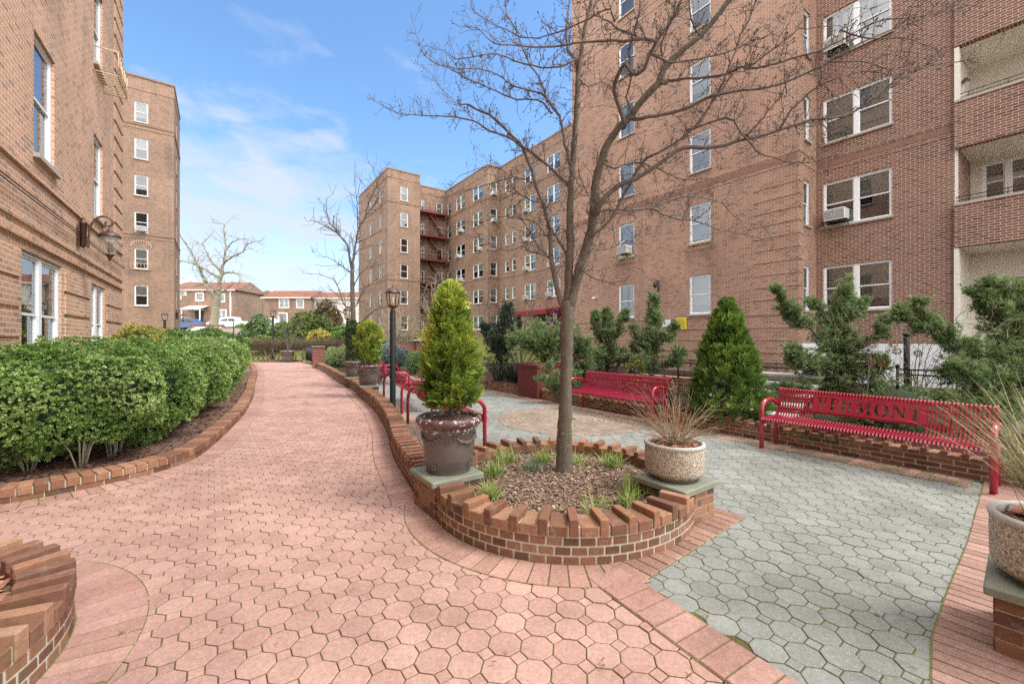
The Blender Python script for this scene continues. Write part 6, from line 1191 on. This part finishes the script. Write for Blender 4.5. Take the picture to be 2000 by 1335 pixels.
L = [
 (LP(YT, 4.2, (1108, 605), (1110, 560), (1112, 500), (1113, 440), (1113, 380), (1115, 340), (1120, 268), (1125, 229), (1128, 165), (1132, 122), (1137, 89), (1147, 38), (1158, -15)), .052, .016),
 (LP(YT, 3.75, (1108, 605), (1125, 560), (1134, 522), (1153, 471), (1162, 433), (1163, 402), (1166, 356), (1176, 318), (1189, 280), (1209, 250), (1235, 224), (1263, 191), (1288, 163), (1301, 132), (1329, 104), (1367, 71), (1393, 41), (1418, 10), (1440, -15)), .056, .022),
 (LP(YT, 4.6, (1104, 605), (1095, 592), (1084, 557), (1076, 519), (1074, 496), (1072, 458), (1066, 428), (1056, 392), (1043, 354), (1028, 313), (1020, 293), (1015, 280), (997, 262), (977, 242), (956, 224), (936, 216), (920, 207)), .030, .012),
 (LP(4.2, 4.75, (1113, 366), (1106, 356), (1084, 336), (1054, 308), (1033, 290), (1013, 280), (995, 267), (959, 255), (928, 234), (903, 229), (867, 225), (801, 224), (763, 214), (738, 200)), .020, .0035),
 (LP(4.65, 4.9, (923, 231), (893, 201), (872, 183), (852, 158), (835, 137)), .005, .002),
 (LP(4.15, 4.4, (1112, 320), (1107, 293), (1099, 255), (1094, 229), (1079, 209), (1066, 188), (1046, 178), (1005, 168), (984, 153), (956, 140), (918, 134), (895, 135)), .017, .004),
 (LP(4.25, 4.7, (1079, 222), (1071, 211), (1053, 196), (1010, 193), (969, 178), (923, 158), (883, 137), (839, 117), (827, 97), (816, 74), (806, 46)), .012, .003),
 (LP(4.25, 4.4, (1070, 200), (1063, 178), (1051, 150), (1028, 115), (1012, 76), (1007, 58), (990, 28), (985, -5)), .011, .005),
 (LP(4.2, 4.5, (1128, 165), (1124, 120), (1109, 97), (1104, 64), (1109, 25), (1113, -10)), .020, .010),
 (LP(4.1, 4.0, (1122, 118), (1097, 129), (1071, 131), (1041, 127), (1007, 117), (972, 104), (928, 109), (890, 113), (867, 98), (834, 90)), .011, .003),
 (LP(3.85, 3.2, (1216, 250), (1222, 247), (1212, 216), (1202, 183), (1209, 153), (1222, 130), (1233, 143), (1243, 148), (1260, 137), (1271, 109), (1283, 84), (1304, 56), (1322, 23), (1335, -10)), .022, .012),
 (LP(3.3, 3.5, (1283, 84), (1258, 76), (1220, 81), (1187, 81), (1141, 83), (1100, 90), (1058, 94), (995, 90), (964, 88), (939, 61), (918, 53)), .014, .003),
 (LP(3.35, 3.3, (1245, 80), (1240, 72), (1209, 58), (1194, 46), (1184, 38)), .014, .006),
 (LP(3.35, 3.6, (1200, 40), (1194, 18), (1171, 24), (1131, 46), (1100, 58), (1071, 66), (1028, 74), (1007, 66), (969, 48), (934, 28), (921, 13)), .010, .003),
 (LP(3.9, 3.3, (1166, 420), (1173, 400), (1189, 379), (1217, 359), (1242, 349), (1278, 328), (1308, 305), (1336, 290), (1393, 288), (1451, 275), (1497, 262), (1533, 250), (1571, 237), (1599, 232), (1652, 225), (1724, 177), (1796, 134), (1868, 120), (1932, 107)), .030, .003),
 (LP(3.7, 3.3, (1344, 257), (1416, 229), (1439, 250), (1457, 270), (1482, 295), (1513, 309), (1558, 316), (1599, 313), (1642, 300)), .013, .003),
 (LP(3.8, 3.2, (1233, 232), (1245, 234), (1266, 232), (1329, 219), (1380, 196), (1426, 183), (1482, 176), (1533, 163), (1599, 135), (1660, 100), (1724, 68), (1800, 40), (1880, 12)), .020, .003),
 (LP(3.75, 3.0, (1290, 165), (1299, 163), (1322, 155), (1380, 150), (1418, 143), (1446, 132), (1482, 132), (1546, 115), (1599, 99), (1652, 75), (1720, 38), (1800, 30), (1885, 4)), .017, .003),
 (LP(3.4, 3.1, (1455, 134), (1467, 130), (1497, 107), (1533, 81), (1558, 58), (1599, 53), (1640, 50)), .009, .003),
 (LP(3.3, 3.3, (1272, 107), (1281, 109), (1311, 118), (1342, 116), (1380, 109), (1431, 97), (1469, 79), (1502, 69), (1522, 52)), .012, .004),
 (LP(4.0, 4.7, (1163, 418), (1180, 411), (1231, 411), (1274, 409), (1295, 419), (1323, 428), (1358, 433), (1384, 441), (1409, 451), (1450, 457), (1486, 466), (1514, 449)), .017, .003),
 (LP(4.4, 4.8, (1270, 410), (1289, 401), (1330, 387), (1368, 387), (1409, 398), (1435, 424), (1458, 437), (1486, 441), (1510, 470)), .010, .003),
 (LP(4.0, 3.5, (1155, 462), (1161, 458), (1191, 430), (1217, 382), (1237, 344), (1257, 313), (1266, 306), (1309, 285), (1344, 257), (1370, 227), (1401, 178), (1439, 89), (1469, 25), (1478, -10)), .018, .006),
 (LP(4.4, 4.9, (1053, 394), (1036, 390), (1008, 372), (982, 331), (957, 326), (930, 330), (900, 342)), .008, .003),
 (LP(4.4, 4.8, (1045, 358), (1041, 356), (1003, 347), (957, 360), (911, 375), (860, 386)), .011, .003),
 (LP(4.3, 4.9, (1076, 508), (1071, 504), (1048, 481), (1028, 446), (1013, 425), (997, 395), (987, 377), (975, 352)), .011, .003),
 (LP(4.3, 4.6, (1075, 505), (1069, 501), (1033, 491), (1023, 481), (992, 489), (962, 485), (946, 468), (896, 456)), .009, .003),
 (LP(4.3, 4.8, (1072, 460), (1067, 456), (1043, 433), (1003, 425), (967, 422), (946, 433), (911, 433)), .008, .003),
 (LP(4.15, 4.3, (1110, 500), (1104, 491), (1087, 463), (1070, 434), (1064, 410)), .014, .010),
 (LP(4.05, 3.7, (1134, 525), (1148, 537), (1166, 547), (1189, 552), (1210, 548)), .009, .004),
 (LP(4.05, 4.6, (1150, 492), (1158, 490), (1191, 486), (1229, 471), (1268, 458), (1304, 455)), .009, .003),
 (LP(3.9, 3.7, (1176, 318), (1200, 330), (1240, 318), (1290, 332), (1340, 352), (1380, 348), (1420, 360)), .010, .003),
 (LP(3.8, 3.4, (1235, 224), (1225, 190), (1235, 150), (1228, 100), (1240, 60), (1250, 10)), .011, .005),
 (LP(4.2, 4.3, (1130, 150), (1150, 170), (1175, 160), (1200, 175), (1215, 165)), .008, .003),
 (LP(3.9, 3.6, (1301, 132), (1290, 90), (1310, 40), (1320, -5)), .012, .006),
 (LP(3.7, 3.5, (1367, 71), (1350, 40), (1345, 0)), .010, .006),
 (LP(3.6, 3.2, (1451, 275), (1480, 240), (1500, 215), (1530, 180)), .009, .003),
 (LP(3.55, 3.2, (1520, 255), (1560, 200), (1600, 168), (1680, 140), (1760, 150)), .010, .003),
 (LP(3.3, 3.1, (1620, 125), (1680, 120), (1740, 135), (1790, 120)), .007, .003),
 (LP(3.2, 3.0, (1640, 60), (1700, 75), (1760, 70), (1830, 95)), .007, .003),
 (LP(3.9, 4.1, (1163, 420), (1150, 380), (1135, 350), (1130, 320)), .010, .004)]
bare_tree('grey-barked bare spring tree with spreading budded branches in the round brick planter', trunk, L, 61, (30, .15, .0035, 2))
def LQ(Y, *uv): return [P(u, v, Y) for u, v in uv]
Y = 19.0
bare_tree('slim dark bare tree beyond the thin arborvitae before the far wing', [(P(690, 690, Y), .14), (P(690, 630, Y), .12), (P(689, 597, Y), .11), (P(688, 560, Y), .095), (P(688, 528, Y), .085)], [
 (LQ(Y, (688, 535), (684, 511), (680, 478), (659, 453), (633, 439), (608, 430)), .06, .012), (LQ(Y, (679, 478), (660, 452), (645, 430), (638, 397), (642, 385)), .035, .01), (LQ(Y, (688, 535), (691, 511), (696, 474), (702, 446), (714, 423), (738, 386), (734, 344)), .06, .012), (LQ(Y, (714, 423), (719, 400), (735, 360), (748, 331)), .035, .01), (LQ(Y, (700, 450), (699, 407), (699, 390), (694, 360)), .03, .01),
 (LQ(Y, (688, 540), (684, 532), (663, 516), (643, 504), (628, 500)), .035, .01), (LQ(Y, (688, 600), (673, 595), (659, 555), (640, 542), (621, 535)), .035, .01), (LQ(Y, (690, 630), (703, 630), (733, 607), (759, 598), (780, 590)), .045, .012), (LQ(Y, (689, 600), (696, 595), (715, 560), (735, 545), (755, 540)), .03, .01), (LQ(Y, (689, 560), (705, 535), (725, 520), (750, 515)), .03, .01), (LQ(Y, (697, 474), (715, 465), (735, 455), (755, 448)), .025, .008), (LQ(Y, (690, 620), (670, 610), (650, 600), (635, 590)), .03, .01), (LQ(Y, (691, 500), (700, 490), (715, 480), (735, 480)), .02, .008)], 62, (6.0, .7, .014, 2), minr=.006, budc=False, wiggle=.03)
Y = 50.0
bare_tree('pale-barked pruned bare tree in front of the far brown brick house', [(P(417, 634, Y), .52), (P(419, 621, Y), .42), (P(422, 598, Y), .36), (P(426, 580, Y), .34)], [
 (LQ(Y, (424, 585), (418, 575), (401, 554), (388, 523), (371, 493), (350, 460)), .24, .06), (LQ(Y, (426, 583), (429, 562), (432, 540), (438, 510), (441, 483), (437, 437)), .24, .05), (LQ(Y, (430, 548), (428, 541), (409, 527), (390, 518), (367, 512), (348, 508)), .16, .05), (LQ(Y, (433, 535), (432, 531), (411, 508), (400, 490), (396, 474)), .15, .05), (LQ(Y, (438, 512), (450, 502), (474, 493), (480, 480), (495, 472)), .13, .04), (LQ(Y, (434, 538), (438, 534), (455, 532), (470, 540)), .13, .04), (LQ(Y, (440, 490), (450, 475), (465, 468), (480, 466)), .1, .03), (LQ(Y, (426, 575), (445, 562), (460, 552), (478, 565)), .12, .03), (LQ(Y, (400, 555), (385, 556), (360, 560)), .12, .04), (LQ(Y, (425, 570), (408, 556), (398, 540)), .12, .04)], 63, (1.3, 1.6, .035, 2), bark='pale_bark', minr=.02, budc=False, wiggle=.1)
def bare_shrub(label, base, H, spread, n, seed, r=.008, bark='bark', name='bare_shrub', depth=2, col=None):
    rng = np.random.default_rng(seed); t = thing(name, label, 'shrub', tuple(base)); m = MB()
    for k in range(n):
        a = rng.random() * 6.28; s = rng.random() ** .7; d = unit(np.array([s * spread * math.cos(a), s * spread * math.sin(a), H * (1 - .3 * s)])); L_ = H * rng.uniform(.6, 1.1); pts = [np.zeros(3)]; dd = d.copy()
        for i in range(6): dd = unit(dd + rng.normal(0, .12, 3)); pts.append(pts[-1] + dd * L_ / 6)
        m.tube(pts, np.linspace(r, r * .3, 7), 5, 0, None, False)
        for j in range(7): i = rng.integers(2, 7); q = unit(dd + rng.normal(0, .6, 3)); twig(m, pts[i], q, L_ * rng.uniform(.12, .32), r * .4, rng, depth, False)
    m.build('branches', MAT[bark], t); return t
bare_shrub('bare many-stemmed small tree in front of the red awning', (*P(1020, 700, 15)[:2], .1), 2.9, 1.5, 16, 71, .022)
bare_shrub('bare multi-stem small tree before the end block of the far wing', (*P(779, 660, 32)[:2], .4), 4.0, 2.8, 15, 72, .04, 'pale_bark')
bare_shrub('bare twiggy small tree below the fire escape', (*P(858, 660, 36)[:2], .8), 5.2, 3.4, 15, 73, .05, 'pale_bark')
bare_shrub('bare whitish arching shrub before the white basement wall', (*P(1788, 760, 7.4)[:2], .12), 2.2, 1.7, 20, 74, .010, 'pale_bark')
bare_shrub('bare twiggy potted plant with dried top in the far wide pot', (-14.6, 27.0, .7), 2.6, .5, 6, 75, .03)
bare_shrub('small bare upright shrub by the low brick wall right of the cone arborvitae', (*P(1466, 740, 8.6)[:2], .12), 1.1, .3, 7, 76, .006, 'twig')
# dried flower heads on the whitish shrub
rng = np.random.default_rng(77)
for k, (u, v) in enumerate(((1704, 672), (1752, 686), (1793, 690), (1702, 706), (1722, 710), (1745, 672))):
    c = P(u, v, 7.0); m = MB(); n = 60; d = unit(rng.normal(0, 1, (n, 3))); multi(m, TSM, d * .035, d, np.full(n, .03), pal(rng.random(n), [(.20, .12, .06), (.42, .28, .14)]), rng); m.tube([(0, 0, 0), (.02, .1, -.3), (.03, .12, -(c[2] - .1))], .004, 4); o = m.build('dried_flower', [MAT['twigleaf']], None, tuple(c)); tag(o, 'brown dried flower head on a thin stem before the white basement wall', 'dried flower', 'dried flower heads before the white wall')
# ---- grasses
def blades(name, label, base, n, L0, L1, spread, cols, seed, w=.004, droop=.6, tilt=(0, 0), group=None, cat='plant', segs=6):
    rng = np.random.default_rng(seed); m = MB()
    a = rng.random(n) * 6.283; s = rng.random(n) ** .6 * spread; d = unit(np.c_[s * np.cos(a) + tilt[0], s * np.sin(a) + tilt[1], np.ones(n)]); L_ = rng.uniform(L0, L1, n); p = np.c_[rng.normal(0, .03, (n, 2)) * (1 + spread * .4), np.zeros(n)]; side = unit(np.cross(d, np.array([0, 0, 1.]) + rng.normal(0, .1, (n, 3)))); R_ = [p]; dd = d.copy(); dr = droop * rng.uniform(.3, 1.4, n)[:, None]
    for i in range(segs): dd = unit(dd + np.array([0, 0, -1.]) * dr / segs * (i + .3) / segs * 2 + rng.normal(0, .03, (n, 3))); R_.append(R_[-1] + dd * (L_ / segs)[:, None])
    ws = w * np.r_[np.linspace(.8, 1, segs // 2), np.linspace(1, .1, segs + 1 - segs // 2)]; V = np.stack([np.stack([q - side * ww, q + side * ww], 1) for q, ww in zip(R_, ws)], 1).reshape(-1, 3); k = 2 * (segs + 1); f = np.array([[2 * i, 2 * i + 1, 2 * i + 3, 2 * i + 2] for i in range(segs)])
    c = pal(rng.random(n), cols); m.add(V, (np.arange(n)[:, None, None] * k + f[None]).reshape(-1, 4), 0, np.repeat(c, segs, 0)); o = m.build(name, MAT['leaf'], None, base); tag(o, label, cat, group); return o
GR = [(.12, .20, .03), (.26, .36, .07), (.46, .52, .17)]; gl = 'clumps of strappy green grass in the round planter'
for k, (u, v, n, lab) in enumerate(((962, 930, 90, 'big bright green grass clump right of the big brown pot'), (990, 903, 60, 'green grass clump at the inner back left of the round planter'), (1040, 922, 55, 'blue-green grass clump in the mulch left of the tree trunk'), (1062, 903, 60, 'yellow-green grass clump just behind the left of the tree trunk'), (958, 972, 55, 'front left grass clump against the near planter cap'),
        (1196, 912, 80, 'spreading grass clump at the back right of the round planter'), (1132, 908, 30, 'small grass tuft right of the tree trunk'), (1240, 962, 50, 'upright grass clump beside the aggregate pot pedestal'), (1222, 985, 40, 'low grass tuft in front of the upright clump by the pedestal'), (1160, 1000, 22, 'tiny grass tuft at the front rim of the mulch'))):
    p = G(u, v, .17); blades('grass_clump', lab, (p[0], p[1], .165), int(n * 1.6), .12, .25, 1.15, GR if k != 2 else [(.10, .19, .09), (.22, .33, .2)], 80 + k, .0032, .9, group=gl)
blades('ornamental_grass', 'long dry green-tan grass spilling from the aggregate pot at the photo edge', (*(PED3 + (.02, .02)), .64), 420, .3, .85, .75, [(.12, .16, .04), (.28, .28, .08), (.46, .38, .20), (.55, .47, .28)], 95, .0022, .75, (-.05, .12), segs=8)
blades('ornamental_grass', 'long grass growing behind the near end of the VERMONT bench', (*bl(6.75, .15), .12), 260, .4, 1.0, .7, [(.12, .16, .04), (.24, .26, .08), (.42, .36, .18)], 96, .003, .7, segs=8)
# twiggy dormant shrub in the aggregate pot
rng = np.random.default_rng(97); t = thing('bare_shrub', 'tan leafless twiggy shrub spreading from the aggregate pot in front', 'shrub', (PED2[0], PED2[1] + .03, .58)); m = MB()
for k in range(110):
    a = rng.random() * 6.28; s = rng.random() ** .6 * 1.25; d = unit(np.array([s * math.cos(a), s * math.sin(a), 1.0])); L_ = rng.uniform(.22, .62); pts = [np.array([.02 * math.cos(a), .02 * math.sin(a), 0])]; dd = d.copy()
    for i in range(7): dd = unit(dd + rng.normal(0, .10, 3) + np.array([0, 0, -.05 * s])); pts.append(pts[-1] + dd * L_ / 7)
    c = pal(np.array([rng.random()]), [(.22, .15, .10), (.38, .28, .17), (.50, .41, .24)])[0]; m.tube(pts, np.linspace(.0028, .0010, 8), 4, 0, c, False)
    for j in range(2): i = rng.integers(2, 7); q = unit(dd + rng.normal(0, .4, 3)); m.tube([pts[i], pts[i] + q * .06, pts[i] + q * .13 + (0, 0, .01)], [.0015, .0012, .0007], 3, 0, c, False)
m.tube([(0, 0, -.02), (.005, 0, .05), (0, .01, .12)], [.022, .02, .012], 8, 0, (.2, .15, .1)); m.build('branches', MAT['twigleaf'], t); m = MB()
for (x, y, z, s) in ((.05, -.03, .13, .05), (.03, .02, .18, .04), (-.02, -.04, .10, .03)): m.add([(x, y, z), (x + s * .5, y - .01, z + s * .7), (x + s * .2, y, z + s * 1.6), (x - s * .4, y + .01, z + s * .6)], [[0, 1, 2, 3]], 0, (.42, .22, .10))
m.build('dry_leaf', MAT['twigleaf'], t)
# ------------------------------------------------------------------ camera, light, sky
cam = bpy.data.cameras.new('camera'); co = bpy.data.objects.new('camera', cam); COL.objects.link(co); SC.camera = co
cam.sensor_width = 36; cam.lens = 36 * FPX / 2000; cam.shift_y = -(667.5 - HOR) / 2000; cam.clip_start = .05; cam.clip_end = 2000
co.location = (0, 0, CH); co.rotation_euler = (math.radians(90), 0, 0)
to_sun = Vector((*( -CA * .46 + CB * .40), .88)).normalized()
sun = bpy.data.lights.new('sun', 'SUN'); sun.energy = 3.3; sun.angle = math.radians(18); sun.color = (1.0, .95, .87); so = bpy.data.objects.new('sun', sun); COL.objects.link(so); so.rotation_euler = to_sun.to_track_quat('Z', 'Y').to_euler()
w = bpy.data.worlds.new('World'); SC.world = w; w.use_nodes = True; nt = w.node_tree; nt.nodes.clear(); N = nt.nodes.new
sky = N('ShaderNodeTexSky'); sky.sky_type = 'NISHITA'; sky.sun_disc = False; sky.sun_elevation = math.asin(to_sun.z); sky.sun_rotation = math.atan2(to_sun.x, to_sun.y); sky.air_density = 1.1; sky.dust_density = .6; sky.ozone_density = 1.6
tc = N('ShaderNodeTexCoord'); mp = N('ShaderNodeMapping'); mp.inputs['Scale'].default_value = (1.0, 1.0, 2.6); nt.links.new(tc.outputs['Generated'], mp.inputs[0])
n1 = N('ShaderNodeTexNoise'); n1.inputs['Scale'].default_value = 2.9; n1.inputs['Detail'].default_value = 7; n1.inputs['Roughness'].default_value = .6; n1.inputs['Distortion'].default_value = .4; nt.links.new(mp.outputs[0], n1.inputs['Vector'])
sx = N('ShaderNodeSeparateXYZ'); nt.links.new(tc.outputs['Generated'], sx.inputs[0])
def mth(op, a, b=None, clamp=False):
    m = N('ShaderNodeMath'); m.operation = op; m.use_clamp = clamp
    for i, v in enumerate((a, b)):
        if v is None: continue
        if isinstance(v, (int, float)): m.inputs[i].default_value = v
        else: nt.links.new(v, m.inputs[i])
    return m.outputs[0]
low = mth('MULTIPLY', mth('SUBTRACT', .62, sx.outputs[2]), 1.5, True)          # clouds thicken toward the horizon
thr = mth('SUBTRACT', .64, mth('MULTIPLY', low, .33)); vd = N('ShaderNodeVectorMath'); vd.operation = 'DOT_PRODUCT'; nt.links.new(tc.outputs['Generated'], vd.inputs[0]); vd.inputs[1].default_value = Vector((-.66, 1, .30)).normalized()
bank = mth('MULTIPLY', mth('SUBTRACT', vd.outputs['Value'], .955), 6.0, True); thr = mth('SUBTRACT', thr, mth('MULTIPLY', bank, .17)); cl = mth('MULTIPLY', mth('SUBTRACT', n1.outputs[0], thr), 5.0, True)
n2 = N('ShaderNodeTexNoise'); n2.inputs['Scale'].default_value = 7.5; n2.inputs['Detail'].default_value = 8; n2.inputs['Roughness'].default_value = .58; n2.inputs['Distortion'].default_value = .25; nt.links.new(mp.outputs[0], n2.inputs['Vector'])
def puff(dx, dz, c0, k, th, g):
    v = N('ShaderNodeVectorMath'); v.operation = 'DOT_PRODUCT'; nt.links.new(tc.outputs['Generated'], v.inputs[0]); v.inputs[1].default_value = Vector((dx, 1, dz)).normalized()
    m_ = mth('MULTIPLY', mth('SUBTRACT', v.outputs['Value'], c0), 1 / (1 - c0), True); return mth('MULTIPLY', mth('SUBTRACT', mth('ADD', n2.outputs[0], mth('MULTIPLY', m_, k)), th), g, True)
cl = mth('MAXIMUM', cl, mth('MULTIPLY', puff(-.62, .27, .955, .42, .62, 3.2), 1.0)); cl = mth('MAXIMUM', cl, mth('MULTIPLY', puff(-.575, .665, .994, .2, .62, 3.0), .55)); cl = mth('MAXIMUM', cl, puff(-.75, .42, .985, .3, .60, 2.6))
haze = mth('MULTIPLY', mth('SUBTRACT', .34, sx.outputs[2]), 1.5, True); f = mth('MAXIMUM', mth('MULTIPLY', cl, .8), mth('MULTIPLY', haze, .75), True)
b1 = N('ShaderNodeBackground'); hs = N('ShaderNodeHueSaturation'); hs.inputs['Saturation'].default_value = 1.16; hs.inputs['Value'].default_value = 1.95; nt.links.new(sky.outputs[0], hs.inputs['Color']); nt.links.new(hs.outputs[0], b1.inputs[0]); b1.inputs[1].default_value = .15
b2 = N('ShaderNodeBackground'); b2.inputs[0].default_value = (.82, .88, 1.0, 1); b2.inputs[1].default_value = .98
# unseen cloud glow added overhead and behind as fill light, blue sky ahead
bk = mth('MULTIPLY', mth('SUBTRACT', .12, sx.outputs[1]), 2.2, True); zen = mth('MULTIPLY', mth('SUBTRACT', sx.outputs[2], .72), 6.0, True); fill_deck = mth('MAXIMUM', bk, zen, True)
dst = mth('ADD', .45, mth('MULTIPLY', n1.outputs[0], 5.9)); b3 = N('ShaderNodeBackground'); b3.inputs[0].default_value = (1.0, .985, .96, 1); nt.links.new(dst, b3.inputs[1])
mx = N('ShaderNodeMixShader'); nt.links.new(f, mx.inputs[0]); nt.links.new(b1.outputs[0], mx.inputs[1]); nt.links.new(b2.outputs[0], mx.inputs[2]); out = N('ShaderNodeOutputWorld'); mx2 = N('ShaderNodeMixShader'); nt.links.new(fill_deck, mx2.inputs[0]); nt.links.new(mx.outputs[0], mx2.inputs[1]); nt.links.new(b3.outputs[0], mx2.inputs[2]); nt.links.new(mx2.outputs[0], out.inputs[0])
SC.view_settings.view_transform = 'Standard'; SC.view_settings.look = 'None'; SC.view_settings.exposure = 0; SC.view_settings.gamma = 1
SC.cycles.use_denoising = False; SC.cycles.max_bounces = 7; SC.cycles.transparent_max_bounces = 12; SC.cycles.diffuse_bounces = 4; SC.cycles.glossy_bounces = 3; SC.cycles.caustics_reflective = False; SC.cycles.caustics_refractive = False; SC.cycles.sample_clamp_indirect = 6
